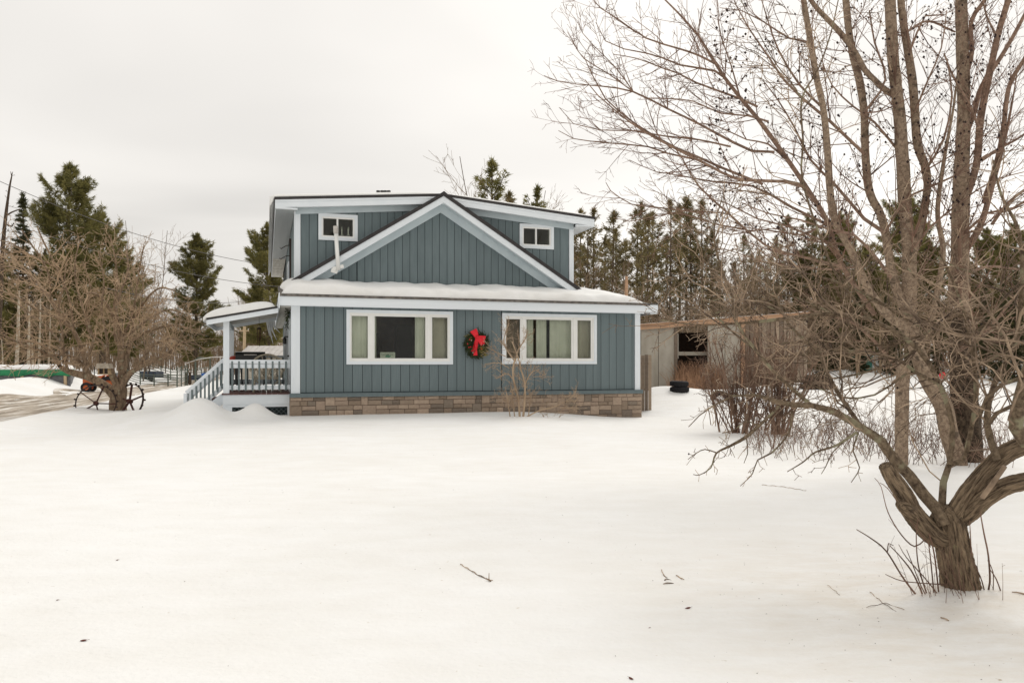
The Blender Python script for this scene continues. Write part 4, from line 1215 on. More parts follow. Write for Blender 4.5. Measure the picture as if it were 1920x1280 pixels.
MB().lathe((0, 0, .2), [(0, .06), (.03, .05), (.06, .03), (.065, 0), (0, 0)], 10).build('cap', M['furniture'], wcx)
MB().tube([(0, 0, .26), (0, 0, .62)], .005, 4).build('cord', M['iron'], wcx)
for i in range(5):
    a = i * 1.257; MB().tube([(.045 * math.cos(a), .045 * math.sin(a), .2), (.045 * math.cos(a), .045 * math.sin(a), -.1 - .05 * i)], .011, 5).build('chime_tube', M['rust'], wcx)
gl = thing('evergreen_swag', 'small evergreen swag hung at the front corner under the eave', 'swag', tuple(hw(-.1, .35, 2.85)), TH)
mb = MB(); rng = random.Random(9)
for i in range(160):
    p = Vector((rng.gauss(0, .03), rng.gauss(0, .05), rng.uniform(-.28, .28))); d = Vector(rvec(rng)) * .09; s = Vector(rvec(rng)) * .012
    mb.add([p - s, p + s, p + d], [(0, 1, 2)])
mb.build('sprigs', M['wreath'], gl)['kind'] = 'stuff'
# ================================================================== trees
def jitter_trunk(T, P, step, sides, seed, amp=.1, ridges=5):
    """thick, furrowed trunk tube; keeps coordinates that run along the limb for the bark texture"""
    Q = catmull(P, step)
    rr = random.Random(seed); ph = [rr.uniform(0, 6.28) for _ in range(8)]
    mb = T; pts = [Vector(q[:3]) for q in Q]; base = len(mb.v); ref = None; k = len(pts); off = seed * 3.7
    for i, p in enumerate(pts):
        d = (pts[min(i + 1, k - 1)] - pts[max(i - 1, 0)]).normalized()
        if ref is None:
            ref = d.cross(Vector((.3, .9, .1)))
        s = (ref - d * ref.dot(d)).normalized(); ref = s; t = d.cross(s); L = i * step
        for j in range(sides):
            a = 2 * math.pi * j / sides
            w1_ = math.sin(a * ridges + ph[0] + .9 * math.sin(L * 4 + ph[1]) + .5 * math.sin(L * 11 + ph[5]))
            w2_ = math.sin(a * (ridges * 2 + 1) + ph[2] + 1.1 * math.sin(L * 6 + ph[6]))
            m_ = 1 + amp * ((1 - 2 * abs(w1_) ** .6) * -.55 + .45 * w2_ + math.sin(a * 2 + ph[3] + L * 3) * .45 + .3 * math.sin(L * 9 + ph[4] + a) + rr.uniform(-.3, .3))
            mb.v.append(tuple(p + (s * math.cos(a) + t * math.sin(a)) * (Q[i][3] * m_)))
            r0 = Q[i][3]; mb.co.append((math.cos(a) * r0 + off, math.sin(a) * r0, L))
    for i in range(k - 1):
        for j in range(sides):
            a, b = base + i * sides + j, base + i * sides + (j + 1) % sides
            mb.f.append((a, b, b + sides, a + sides))
    mb.f.append(tuple(base + j for j in range(sides - 1, -1, -1))); mb.f.append(tuple(base + (k - 1) * sides + j for j in range(sides)))
def px(L, Z0_, Z1_, k=1.0):
    """polyline of photograph measurements (x, y, width in px) spread between two distances"""
    n = len(L); out_ = []
    for i, q in enumerate(L):
        Z = Z0_ + (Z1_ - Z0_) * i / max(1, n - 1)
        p = at(q[0], q[1], Z); out_.append((p.x, p.y, p.z, q[2] * .5 * Z / FPX * k))
    return out_

# ---- old apple tree close by on the right
rng = random.Random(101)
ap = thing('apple_tree', 'nearest gnarled apple tree with broken limb and spreading low boughs on the right', 'tree', (3.08, 5.38, gz(3.08, 5.38)))
tk = MB()
jitter_trunk(tk, px([(1807, 1150, 84), (1802, 1112, 68), (1793, 1060, 59), (1783, 1005, 58), (1775, 970, 56), (1771, 948, 30)], 5.38, 5.38, .96), .014, 60, 1, .11, 9)
jitter_trunk(tk, px([(1786, 1010, 44), (1752, 1002, 46), (1714, 963, 42), (1694, 927, 38), (1672, 894, 33), (1659, 872, 27)], 5.38, 5.25, .80), .014, 44, 2, .11, 7)     # broken limb
jitter_trunk(tk, px([(1708, 962, 26), (1694, 950, 22), (1686, 945, 15)], 5.25, 5.18), .02, 10, 3, .1, 4)
jitter_trunk(tk, px([(1781, 990, 46), (1797, 960, 46), (1818, 925, 44), (1848, 885, 39), (1886, 850, 40), (1925, 832, 40), (1990, 800, 34), (2060, 740, 28), (2130, 650, 19), (2190, 540, 11), (2225, 440, 4)], 5.38, 5.1, .78), .016, 44, 4, .10, 7)
jitter_trunk(tk, px([(1800, 975, 36), (1824, 957, 36), (1848, 935, 36), (1884, 913, 36), (1925, 901, 36), (2010, 880, 28), (2110, 830, 20), (2200, 740, 11), (2255, 640, 4)], 5.38, 4.7, .84), .016, 36, 5, .10, 6)
tk.build('trunk', M['bark_apple'], ap, world=True, smooth=True)
bt = Tubes(); tw = Tubes()
A = Tree(tw, rng, maxlvl=3, wander=.22, up=.02, dens=(7.2, 8.5, 6), ratio=.42, ang=(35, 75), rmin=.0028, tip=.5, seg=(.2, .13, .08, .05), minlen=.03, thick=bt, thr=.012)
A.limb(px([(1770, 985, 24), (1757, 955, 23), (1732, 927, 22), (1705, 891, 21), (1677, 862, 20), (1652, 826, 18), (1600, 792, 14), (1562, 770, 13), (1522, 760, 11), (1485, 759, 10), (1450, 750, 8), (1415, 740, 6), (1375, 742, 4), (1338, 760, 3), (1312, 778, 2.2), (1291, 800, 1.5)], 5.3, 5.9), k=.9, t0=.28, Lsc=.5)
for L in ([(1462, 760, 6), (1428, 792, 7), (1397, 819, 8), (1367, 836, 6), (1343, 849, 4), (1333, 876, 3), (1311, 890, 2), (1300, 889, 1.4)],
          [(1343, 848, 3), (1322, 842, 2.4), (1306, 849, 2), (1290, 861, 1.4)],
          [(1486, 770, 5), (1479, 812, 4.5), (1447, 849, 4), (1421, 862, 3), (1411, 888, 2.4), (1388, 911, 1.6)],
          [(1607, 810, 6), (1568, 835, 5), (1530, 847, 4), (1506, 866, 3), (1476, 884, 1.8)],
          [(1609, 812, 4), (1600, 845, 3.4), (1612, 876, 2.6), (1596, 904, 1.6)],
          [(1580, 830, 3), (1560, 850, 2.5), (1548, 875, 2), (1540, 888, 1.2)],
          [(1420, 797, 4), (1398, 790, 3), (1376, 806, 2), (1354, 812, 1.5)],
          [(1372, 742, 3), (1345, 732, 2.4), (1330, 742, 1.8), (1310, 738, 1.2)],
          [(1400, 820, 3), (1402, 850, 2), (1395, 868, 1.4)]):
    A.limb(px(L, 5.6 + rng.uniform(-.15, .15), 5.5 + rng.uniform(-.5, .5)), step=.05, k=2.2, t0=.2, Lsc=.14)
A.up = .03
UPL = [([(1766, 975, 15), (1769, 905, 13), (1780, 872, 12), (1805, 862, 10), (1818, 820, 9), (1830, 740, 8), (1822, 650, 7), (1800, 560, 5), (1760, 470, 3)], 5.4, 5.8),
       ([(1780, 872, 10), (1786, 800, 9), (1762, 720, 9), (1722, 655, 9), (1650, 607, 9), (1565, 588, 8), (1475, 597, 7), (1410, 604, 6), (1368, 607, 4.5), (1306, 609, 3), (1240, 600, 2)], 5.4, 6.4),
       ([(1615, 800, 9), (1575, 742, 8), (1552, 700, 7), (1530, 655, 6), (1480, 610, 5), (1446, 533, 4), (1417, 485, 2.4)], 5.7, 6.3),
       ([(1522, 760, 8), (1470, 715, 7), (1420, 660, 6), (1378, 600, 5), (1373, 557, 4.5), (1345, 480, 4), (1339, 425, 3.4), (1354, 373, 2.2)], 5.8, 6.1),
       ([(1420, 660, 4), (1360, 610, 4), (1318, 560, 3.6), (1315, 523, 3.2), (1325, 465, 2.8), (1340, 410, 2)], 6.0, 6.2),
       ([(1870, 862, 14), (1850, 790, 12), (1865, 720, 11), (1900, 650, 9), (1915, 560, 8), (1912, 440, 7), (1878, 368, 5), (1862, 300, 3)], 5.2, 5.8),
       ([(1925, 832, 26), (1905, 800, 26), (1915, 740, 24), (1940, 650, 20), (1960, 560, 15), (1975, 440, 10), (1985, 330, 4)], 5.0, 5.0),
       ([(2060, 740, 20), (2130, 650, 16), (2190, 540, 10), (2225, 440, 4)], 5.15, 5.1), ([(2110, 830, 14), (2200, 740, 9), (2255, 640, 4)], 4.8, 4.7),
       ([(1850, 800, 9), (1868, 775, 8), (1900, 760, 8), (1935, 735, 7)], 5.1, 4.8),
       ([(1836, 780, 8), (1850, 745, 8), (1880, 720, 8), (1925, 705, 8)], 5.3, 5.0),
       ([(1762, 720, 7), (1720, 700, 7), (1680, 672, 6), (1620, 660, 6), (1560, 655, 5), (1500, 640, 4), (1440, 650, 3)], 5.6, 6.5),
       ([(1822, 650, 6), (1780, 620, 6), (1720, 610, 5), (1640, 560, 5), (1560, 525, 4), (1500, 510, 3), (1430, 490, 2)], 5.9, 6.8),
       ([(1640, 607, 6), (1600, 560, 5), (1560, 500, 4.5), (1506, 345, 4), (1506, 266, 3.8), (1503, 186, 3.6), (1534, 130, 3), (1558, 62, 2.6), (1574, -10, 2)], 6.0, 6.4),
       ([(1503, 186, 3), (1480, 150, 2.6), (1455, 121, 2.4), (1412, 44, 2), (1383, -10, 1.5)], 6.4, 6.6),
       ([(1900, 650, 7), (1860, 610, 6), (1800, 590, 5), (1750, 560, 4), (1700, 500, 3)], 5.4, 6.2)]
for L, a, b in UPL: A.limb(px(L, a, b), k=1.35, t0=.12, Lsc=.85)
# dense small twiggery of the unpruned crown
CR = [([(1800, 590, 5), (1700, 640, 5), (1600, 650, 4), (1500, 665, 3), (1400, 680, 2)], 5.8, 6.6), ([(1720, 655, 6), (1650, 690, 5), (1590, 705, 4), (1540, 712, 3)], 5.6, 6.2),
      ([(1560, 588, 5), (1500, 560, 4), (1430, 550, 3), (1350, 560, 2), (1290, 580, 1.5)], 6.2, 6.9), ([(1640, 560, 5), (1580, 590, 4), (1500, 600, 3.5), (1420, 570, 3), (1330, 590, 2)], 6.0, 7.0),
      ([(1900, 560, 6), (1850, 520, 5), (1790, 500, 4), (1740, 470, 3)], 5.5, 6.2), ([(1915, 640, 6), (1880, 660, 5), (1830, 690, 4), (1780, 690, 3)], 5.2, 5.8),
      ([(1700, 700, 5), (1640, 740, 4), (1580, 745, 3.4), (1530, 725, 3), (1480, 720, 2)], 5.5, 6.0), ([(1860, 600, 5), (1800, 630, 5), (1740, 600, 4), (1670, 580, 3), (1600, 540, 2)], 5.6, 6.4)]
for L, a, b in CR: A.limb(px(L, a, b), k=1.6, t0=.02, Lsc=.85)
bt.build('bough', M['bark_bough'], ap); tw.build('crown', M['twig_apple'], ap, smooth=False)
stub = MB(); stub.tube([tuple(q[:3]) for q in px([(1842, 932, 9), (1862, 905, 8), (1884, 874, 8)], 5.1, 4.95)], [.017, .016, .015], 8)
stub.build('cut_shoot', M['twig_apple'], ap, world=True)
nf = rng.sample(A.tips, min(90, len(A.tips)))
V, F = octs(nf, .0085, rng); m_ = MB(); m_.v, m_.f = V, F; m_.build('withered_fruit', M['berry'], ap, world=True)['kind'] = 'stuff'
# water shoots round its foot
sk = thing('root_suckers', 'thin dark suckers sprouting round the foot of the nearest apple tree', 'shoots', (3.0, 5.2, gz(3.0, 5.2)))
tw = Tubes(); S = Tree(tw, rng, maxlvl=2, wander=.06, up=0, dens=(1.2, 3), ratio=.12, rmin=.0016, minlen=.03)
for L in ([(1730, 1130, 4), (1695, 1085, 3.4), (1662, 1033, 3), (1635, 1010, 2.4), (1606, 992, 1.6)], [(1664, 1034, 2), (1666, 1018, 2), (1675, 1022, 1.5)], [(1742, 1145, 3), (1715, 1080, 3), (1690, 1045, 2.2), (1668, 1022, 1.6)],
          [(1740, 1120, 3), (1722, 1060, 2.5), (1718, 1000, 2), (1722, 970, 1.4)], [(1752, 1120, 3), (1745, 1050, 2.5), (1740, 1010, 2)], [(1760, 1110, 3), (1752, 1040, 3), (1742, 1000, 2)],
          [(1735, 1010, 3), (1715, 1024, 2.6), (1690, 1002, 2.4), (1665, 960, 2.2), (1652, 912, 1.6), (1640, 896, 1.2)], [(1745, 1025, 2), (1700, 965, 2), (1665, 916, 1.6), (1650, 905, 1.2)],
          [(1782, 1145, 3), (1740, 1090, 2.4), (1700, 1045, 2), (1685, 1020, 1.4)], [(1775, 1095, 2.5), (1735, 1093, 2), (1690, 1088, 1.8), (1660, 1076, 1.2)], [(1750, 1140, 2.5), (1728, 1100, 2), (1712, 1060, 1.8), (1700, 1030, 1.3)],
          [(1850, 1117, 4), (1856, 1090, 4), (1853, 1040, 3.4), (1845, 1000, 3), (1838, 960, 2)], [(1848, 1115, 2.6), (1838, 1080, 2.2), (1822, 1050, 1.6)], [(1862, 1115, 2), (1862, 1072, 1.8), (1852, 1050, 1.3)], [(1880, 1118, 2.6), (1868, 1085, 2.2), (1857, 1068, 1.6)],
          [(1822, 1060, 2.4), (1820, 1010, 2), (1818, 975, 1.6)], [(1800, 1150, 2.4), (1812, 1140, 2), (1806, 1120, 1.6)]):
    S.limb(px(L, 5.3, 5.2), step=.05, k=1.2, Lsc=.1, target=tw, sides=4)
for i in range(26):
    x = 3.0 + rng.gauss(0, .12); y = 5.2 + rng.uniform(-.12, .1)
    S.grow((x, y, gz(x, y) - .02), (rng.gauss(-.3, .25), rng.uniform(-.2, .1), 1), rng.uniform(.15, .5), .0025, 1)
tw.build('shoots', M['twig_tall'], sk)

# ---- tall many-stemmed tree behind it
rng = random.Random(202)
TZ = 12.4
tt = thing('tall_tree', 'tall bare tree with several pale upright stems and long fine sweeping branches', 'tree', (7.1, TZ, gz(7.1, TZ)))
tk = MB()
ST_ = [([(1690, 890, 31), (1690, 860, 29), (1691, 780, 28), (1692, 720, 28), (1696, 680, 28)], TZ, TZ, 14),
       ([(1798, 895, 46), (1794, 860, 40), (1779, 810, 38), (1768, 760, 37), (1740, 710, 36), (1722, 665, 33), (1712, 630, 32), (1706, 600, 31), (1705, 540, 31), (1705, 475, 29), (1698, 400, 28), (1694, 325, 27), (1691, 285, 26), (1686, 212, 25), (1676, 125, 24), (1671, 50, 23), (1668, -20, 22), (1660, -120, 19), (1655, -240, 14), (1650, -380, 7)], TZ, TZ + .3, 16),
       ([(1715, 640, 22), (1692, 610, 20), (1664, 590, 18), (1626, 537, 17), (1592, 462, 16), (1568, 420, 16), (1557, 362, 15), (1552, 290, 15), (1545, 212, 14), (1532, 150, 13), (1517, 62, 13), (1505, -10, 12), (1490, -110, 9), (1480, -220, 6)], TZ, TZ - 1.0, 12),
       ([(1704, 600, 18), (1688, 560, 18), (1672, 512, 18), (1660, 437, 18), (1650, 400, 17), (1631, 362, 17), (1623, 300, 17), (1620, 212, 16), (1611, 150, 16), (1600, 107, 16), (1592, 62, 15), (1585, -10, 14), (1576, -110, 10), (1572, -220, 6)], TZ, TZ + 1.2, 12),
       ([(1671, 176, 14), (1655, 165, 13), (1640, 150, 12.5), (1622, 132, 12), (1603, 98, 12), (1580, 67, 12), (1557, 42, 11), (1524, 6, 10), (1490, -50, 8)], TZ + .3, TZ - .2, 10),
       ([(1710, 490, 16), (1718, 450, 16), (1726, 424, 15), (1733, 387, 15), (1739, 345, 16), (1735, 312, 17), (1721, 275, 18), (1716, 225, 18), (1712, 162, 18), (1703, 100, 17), (1693, 37, 16), (1688, -20, 15), (1684, -150, 10), (1690, -280, 5)], TZ, TZ + .5, 12),
       ([(1722, 660, 14), (1745, 600, 13), (1768, 480, 12), (1758, 400, 10), (1770, 300, 8), (1788, 200, 5), (1798, 110, 3), (1802, 60, 1.5)], TZ, TZ - .3, 8),
       ([(1808, 890, 52), (1814, 840, 50), (1812, 760, 46), (1808, 700, 44), (1803, 640, 40), (1798, 550, 38), (1800, 470, 37), (1801, 400, 36), (1803, 320, 31), (1806, 250, 28), (1807, 200, 26), (1806, 140, 26), (1804, 75, 25), (1802, -10, 24), (1800, -130, 20), (1800, -300, 10)], TZ + .9, TZ + .9, 16),
       ([(1800, 400, 14), (1830, 312, 13), (1838, 225, 13), (1853, 150, 12), (1872, 62, 11), (1893, -10, 10), (1915, -110, 6)], TZ + .9, TZ + .4, 9),
       ([(1812, 250, 10), (1826, 212, 10), (1841, 162, 9), (1877, 107, 8), (1906, 57, 7), (1935, 0, 5)], TZ + .9, TZ + 1.6, 8),
       ([(1845, 380, 10), (1866, 315, 10), (1880, 250, 9), (1892, 162, 8), (1921, 110, 7), (1950, 40, 5)], TZ + .9, TZ - .3, 8),
       ([(1806, 160, 9), (1822, 100, 8), (1821, 40, 8), (1850, -5, 7), (1870, -60, 5)], TZ + .9, TZ + .6, 8),
       ([(1800, 480, 14), (1835, 430, 12), (1860, 350, 9), (1884, 260, 6), (1900, 180, 3), (1908, 130, 1.5)], TZ + .9, TZ + .2, 8)]
for i, (L, a, b, s) in enumerate(ST_[:-5]): jitter_trunk(tk, px(L, a, b, .84), .1, s, 30 + i, .05, 3)
tk.build('trunk', M['bark_tall'], tt, world=True, smooth=True)
bt = Tubes(); tw = Tubes()
B = Tree(tw, rng, maxlvl=3, wander=.095, up=.055, dens=(4.4, 5.6, 4.8), ratio=.42, ang=(22, 55), rmin=.0036, tip=.45, seg=(.4, .25, .16, .1), minlen=.08, thick=bt, thr=.016)
LB = [[(1640, 590, 11), (1577, 494, 11), (1552, 417, 11), (1523, 368, 10.5), (1484, 310, 10), (1450, 262, 10), (1421, 223, 9), (1388, 184, 8), (1358, 145, 7.5), (1334, 107, 7), (1310, 68, 5), (1271, 24, 4), (1242, -5, 3)],
      [(1550, 415, 8), (1504, 349, 8), (1436, 339, 7), (1378, 334, 6), (1329, 310, 6), (1271, 281, 5), (1208, 247, 4), (1160, 213, 3.2), (1121, 179, 2.4), (1097, 150, 1.8)],
      [(1452, 285, 6), (1410, 283, 6), (1375, 267, 6), (1310, 232, 5), (1252, 204, 4.5), (1187, 172, 4), (1130, 162, 3), (1080, 158, 2), (1045, 152, 1.8), (1020, 142, 1.3)],
      [(1187, 172, 3), (1140, 138, 2.6), (1095, 110, 2.4), (1075, 80, 1.8), (1064, 60, 1.3)], [(1187, 172, 3), (1155, 128, 2.6), (1112, 85, 2), (1092, 62, 1.6), (1083, 42, 1.2)],
      [(1430, 345, 6), (1355, 315, 6), (1310, 295, 5.4), (1267, 277, 5), (1195, 235, 4), (1135, 185, 3), (1110, 140, 2.4), (1095, 107, 1.6)],
      [(1310, 300, 4.6), (1250, 287, 4), (1215, 275, 3.6), (1140, 268, 2.8), (1075, 260, 2), (1047, 245, 1.4)],
      [(1370, 275, 4.6), (1310, 262, 4), (1245, 255, 3.6), (1185, 245, 3), (1125, 244, 2.4), (1075, 232, 1.8), (1049, 202, 1.3)],
      [(1360, 147, 5), (1340, 133, 5), (1312, 128, 4.4), (1275, 122, 4), (1240, 108, 3.4), (1212, 100, 3), (1170, 92, 2.4), (1135, 77, 2), (1117, 42, 1.3)],
      [(1345, 122, 5), (1310, 104, 4.6), (1275, 92, 4), (1212, 72, 3.4), (1160, 37, 2.6), (1125, 15, 2), (1108, -6, 1.4)],
      [(1420, 200, 5), (1387, 185, 5), (1340, 168, 4.6), (1305, 155, 4), (1270, 137, 3.6), (1240, 127, 3), (1195, 110, 2.2), (1150, 102, 1.6)],
      [(1440, 228, 5), (1402, 217, 4), (1350, 212, 3.4), (1300, 190, 3), (1250, 185, 2.6), (1215, 184, 1.8)],
      [(1560, 425, 7), (1484, 388, 6), (1412, 349, 5), (1334, 340, 4), (1280, 330, 3), (1230, 322, 2), (1180, 300, 1.4)],
      [(1580, 500, 7), (1500, 480, 6), (1436, 460, 5.4), (1368, 402, 5), (1310, 349, 4), (1281, 300, 3), (1255, 262, 2), (1240, 225, 1.4)],
      [(1320, 400, 4), (1260, 392, 3.4), (1220, 388, 3), (1184, 383, 2.6), (1145, 358, 2), (1136, 342, 1.4)],
      [(1400, 430, 4), (1340, 420, 3.4), (1280, 400, 3), (1230, 405, 2.4), (1180, 415, 1.8), (1150, 408, 1.3)],
      [(1622, 290, 7), (1580, 250, 7), (1557, 228, 6.5), (1504, 184, 6), (1470, 150, 5), (1440, 105, 4), (1405, 55, 3), (1380, 10, 2.4), (1368, -20, 2)],
      [(1660, 437, 9), (1620, 410, 8), (1590, 375, 7), (1560, 340, 6), (1520, 300, 5), (1490, 240, 4), (1460, 190, 3), (1430, 150, 2)],
      [(1670, 520, 8), (1640, 480, 7), (1600, 440, 6), (1555, 430, 5), (1500, 412, 4), (1440, 400, 3), (1390, 380, 2)],
      [(1590, 460, 6), (1540, 450, 5), (1480, 425, 4), (1420, 410, 3.4), (1360, 380, 2.6), (1310, 370, 1.8)],
      [(1546, 205, 6), (1500, 160, 5), (1460, 95, 4), (1440, 40, 3), (1425, -10, 2)], [(1520, 80, 5), (1480, 72, 4), (1430, 40, 3), (1390, 20, 2), (1350, 15, 1.5)],
      [(1484, 310, 5), (1440, 270, 4), (1400, 262, 3), (1340, 235, 2.4), (1300, 232, 1.6)], [(1388, 184, 4), (1370, 120, 3), (1350, 60, 2.4), (1345, 0, 1.8)],
      [(1620, 212, 6), (1660, 150, 5), (1640, 80, 4), (1630, 20, 3)], [(1700, 60, 6), (1740, 40, 5), (1790, 60, 4)], [(1690, 290, 6), (1640, 230, 5), (1600, 200, 4), (1560, 160, 3), (1540, 110, 2)],
      [(1715, 210, 5), (1740, 150, 4), (1765, 90, 3), (1775, 20, 2)], [(1735, 320, 6), (1770, 260, 5), (1785, 180, 4), (1775, 110, 3)], [(1705, 100, 5), (1735, 30, 4), (1770, 28, 3)],
      [(1660, 437, 6), (1700, 370, 5), (1745, 350, 5), (1790, 330, 4), (1850, 290, 3), (1910, 280, 2)], [(1710, 470, 6), (1740, 430, 5), (1800, 380, 4), (1860, 340, 3), (1930, 320, 2)],
      [(1552, 417, 5), (1500, 440, 4), (1430, 430, 3.4), (1370, 440, 2.6), (1320, 425, 2)], [(1610, 500, 6), (1560, 505, 5), (1500, 500, 4), (1430, 490, 3), (1370, 470, 2), (1330, 462, 1.5)],
      [(1840, 300, 7), (1870, 280, 6), (1905, 262, 5), (1950, 230, 4)], [(1835, 240, 6), (1815, 190, 5), (1790, 150, 4), (1770, 100, 3)], [(1870, 70, 5), (1850, 30, 4), (1840, -20, 3)], [(1860, 420, 8), (1890, 380, 7), (1930, 350, 6)],
      [(1805, 440, 7), (1850, 400, 6), (1900, 390, 5), (1950, 360, 4)], [(1803, 520, 7), (1850, 500, 6), (1910, 505, 5)], [(1690, 700, 8), (1640, 640, 7), (1590, 600, 5), (1540, 590, 4), (1490, 560, 3)], [(1795, 660, 9), (1850, 620, 7), (1900, 560, 5), (1940, 520, 4)]]
for L in LB:
    d0 = TZ + rng.uniform(-.4, .4); d1 = d0 + rng.uniform(-2.2, 2.0)
    B.limb(px(L, d0, d1, .85), step=.3, k=1.25, t0=.1, Lsc=.95)
for L, a, b, s in ST_[1:]: B.limb(px(L, a, b, .3), step=.3, k=1.1, t0=.25, Lsc=1.0)
for L, a, b, s in ST_[-5:]: B.limb(px(L, a, b), step=.15, k=.5, t0=.3, Lsc=.9, sides=9)
bt.build('branch', M['bark_branch'], tt); tw.build('crown', M['twig_tall'], tt, smooth=False)
fr = [p for p in B.tips if p[2] > 3.0]
# withered crab apples, hanging mostly on the middle boughs
dens = [(px_, p) for p in fr for px_ in [(CXP + p[0] / p[1] * FPX)] if 1330 < px_ < 1900 and p[2] > 3.2]
sel = rng.sample(dens, min(1100, len(dens)))
V, F = octs([q[1] for q in sel], .021, rng); m_ = MB(); m_.v, m_.f = V, F; m_.build('withered_fruit', M['berry'], tt, world=True)['kind'] = 'stuff'
# dark shaggy trunk beside it belongs to a conifer whose dead skirt hides the snow
dk = thing('dark_trunk_tree', 'dark shaggy trunk with dead twigs standing close behind the tall pale tree', 'tree', (at(1815, 860, 12.85).x, 12.85, gz(7.6, 12.85)))
mb = MB(); jitter_trunk(mb, px([(1818, 905, 60), (1816, 840, 54), (1810, 760, 52), (1806, 690, 54), (1803, 640, 44), (1801, 600, 32), (1800, 570, 12)], 12.85, 12.85, .85), .12, 14, 77, .14, 5)
mb.build('trunk', M['bark_dark'], dk, world=True, smooth=True)
tw = Tubes(); D = Tree(tw, random.Random(8), maxlvl=2, wander=.2, up=-.02, dens=(6, 7), ratio=.4, rmin=.005, seg=(.2, .12, .08), minlen=.08)
D.limb(px([(1818, 870, 10), (1812, 760, 10), (1800, 620, 10), (1800, 500, 8), (1798, 420, 6)], 12.85, 12.85), k=5.5, t0=.05, Lsc=.75)
tw.build('crown', M['brush'], dk, smooth=False)

# ---- shrubs
def shrub(name, label, cx_, cy_, seed, stems, hgt, spread, r, m, lv=3, group=None, dens=(3, 5, 6), up=.05, wander=.13, ratio=.42, bend=None):
    rg = random.Random(seed); o = thing(name, label, 'shrub', (cx_, cy_, gz(cx_, cy_)), 0, group)
    th = Tubes(); tw = Tubes(); S_ = Tree(tw, rg, maxlvl=lv, wander=wander, up=up, dens=dens, ratio=ratio, ang=(20, 60), rmin=.0042, tip=.4, seg=(.3, .2, .12, .08), minlen=.06, thick=th, thr=.009)
    for i in range(stems):
        a = rg.uniform(0, 6.28); s_ = rg.uniform(0, spread)
        x, y = cx_ + rg.gauss(0, .12) + .2 * math.cos(a) * spread, cy_ + rg.gauss(0, .12) + .2 * math.sin(a) * spread
        S_.grow((x, y, gz(x, y) - .05), (math.cos(a) * s_, math.sin(a) * s_, 1), hgt * rg.uniform(.6, 1.1), r * rg.uniform(.6, 1.1), 0)
    if th.n: th.build('stems', m, o)
    if tw.n: tw.build('crown', m, o, smooth=False)
    return o
fs = at(968, 786, 20.8)
sh = thing('garden_shrub', 'slender tan bare shrub growing in front of the right house window', 'shrub', (fs.x, fs.y, gz(fs.x, fs.y)))
rg = random.Random(31); th = Tubes(); tw = Tubes()
G = Tree(tw, rg, maxlvl=3, wander=.15, up=.06, dens=(4.2, 8, 9), ratio=.45, ang=(25, 65), rmin=.0040, tip=.45, seg=(.2, .12, .08, .06), minlen=.05, thick=th, thr=.011)
for L in ([(975, 792, 8), (972, 750, 7), (963, 712, 6), (962, 690, 6), (966, 672, 5)], [(966, 678, 5), (950, 655, 4), (945, 635, 3), (955, 605, 2)], [(966, 678, 4), (972, 655, 4), (985, 635, 3), (990, 620, 2)],
          [(980, 792, 8), (984, 745, 7), (983, 715, 6), (976, 690, 5), (972, 672, 4), (960, 640, 3)], [(963, 712, 4), (950, 700, 3), (930, 710, 2)], [(982, 725, 4), (995, 700, 3), (1010, 692, 2)], [(1000, 706, 2.4), (1015, 705, 2), (1025, 700, 1.6)],
          [(975, 788, 5), (1010, 770, 4), (1040, 762, 3), (1060, 752, 2), (1085, 735, 1.4)], [(1050, 765, 2), (1075, 765, 1.6)], [(958, 790, 4), (953, 760, 3), (950, 735, 2)], [(966, 790, 4), (962, 755, 3), (960, 730, 2)], [(990, 790, 3.4), (993, 760, 3), (996, 735, 2)],
          [(948, 668, 3), (930, 660, 2.4), (912, 650, 1.8)], [(955, 690, 3), (935, 680, 2.4), (910, 682, 1.8)], [(1018, 778, 3), (1026, 790, 3), (1040, 788, 2)]):
    G.limb(px(L, 20.8, 20.8 + rg.uniform(-.5, .25), .62), step=.1, k=(3.2 if L[0][2] > 5 else 5.5), t0=.3, Lsc=.5, sides=6)
th.build('stems', M['shrub'], sh); tw.build('crown', M['shrub'], sh, smooth=False)
c = at(1385, 805, 18.2); c2 = at(1462, 806, 18.0)
shrub('bare_shrub', 'tall reddish brown bare shrub of upright stems in front of the plank shed', c.x, c.y, 41, 24, 2.5, .46, .026, M['brush'], dens=(4, 6, 7))
shrub('bare_shrub', 'bushier bare shrub right of the tall reddish one, behind the low apple bough', c2.x, c2.y, 42, 26, 2.4, .58, .028, M['brush'], dens=(4, 6, 7))
c4 = at(1424, 800, 19.2); shrub('bare_shrub', 'tangled bare shrub in the gap between the two upright reddish ones', c4.x, c4.y, 44, 16, 2.1, .7, .018, M['brush'], dens=(4.5, 6, 7)); c3 = at(1352, 778, 20.5); shrub('bare_shrub', 'lowest sparse bare shrub left of the tall reddish one near the half buried tyre', c3.x, c3.y, 43, 9, 1.1, .5, .014, M['brush'], dens=(4, 6, 7))
tw = Tubes(); rg = random.Random(55); U = Tree(tw, rg, maxlvl=2, wander=.2, up=.05, dens=(4, 6), ratio=.42, rmin=.0035, seg=(.2, .12, .08), minlen=.05)
for i in range(560):
    x = rg.uniform(1400, 1900); Z = rg.uniform(13, 18.5) - (x - 1480) / 420 * 1.5; p = at(x, 700, Z)
    U.grow((p.x, p.y, gz(p.x, p.y) - .03), (rg.gauss(0, .35), rg.gauss(0, .3), 1), rg.uniform(.25, .85), .006, 0)
o = tw.build('undergrowth', M['brush'], None, smooth=False); props(o, 'low tangle of bare twigs under the trees at the right', kind='stuff')

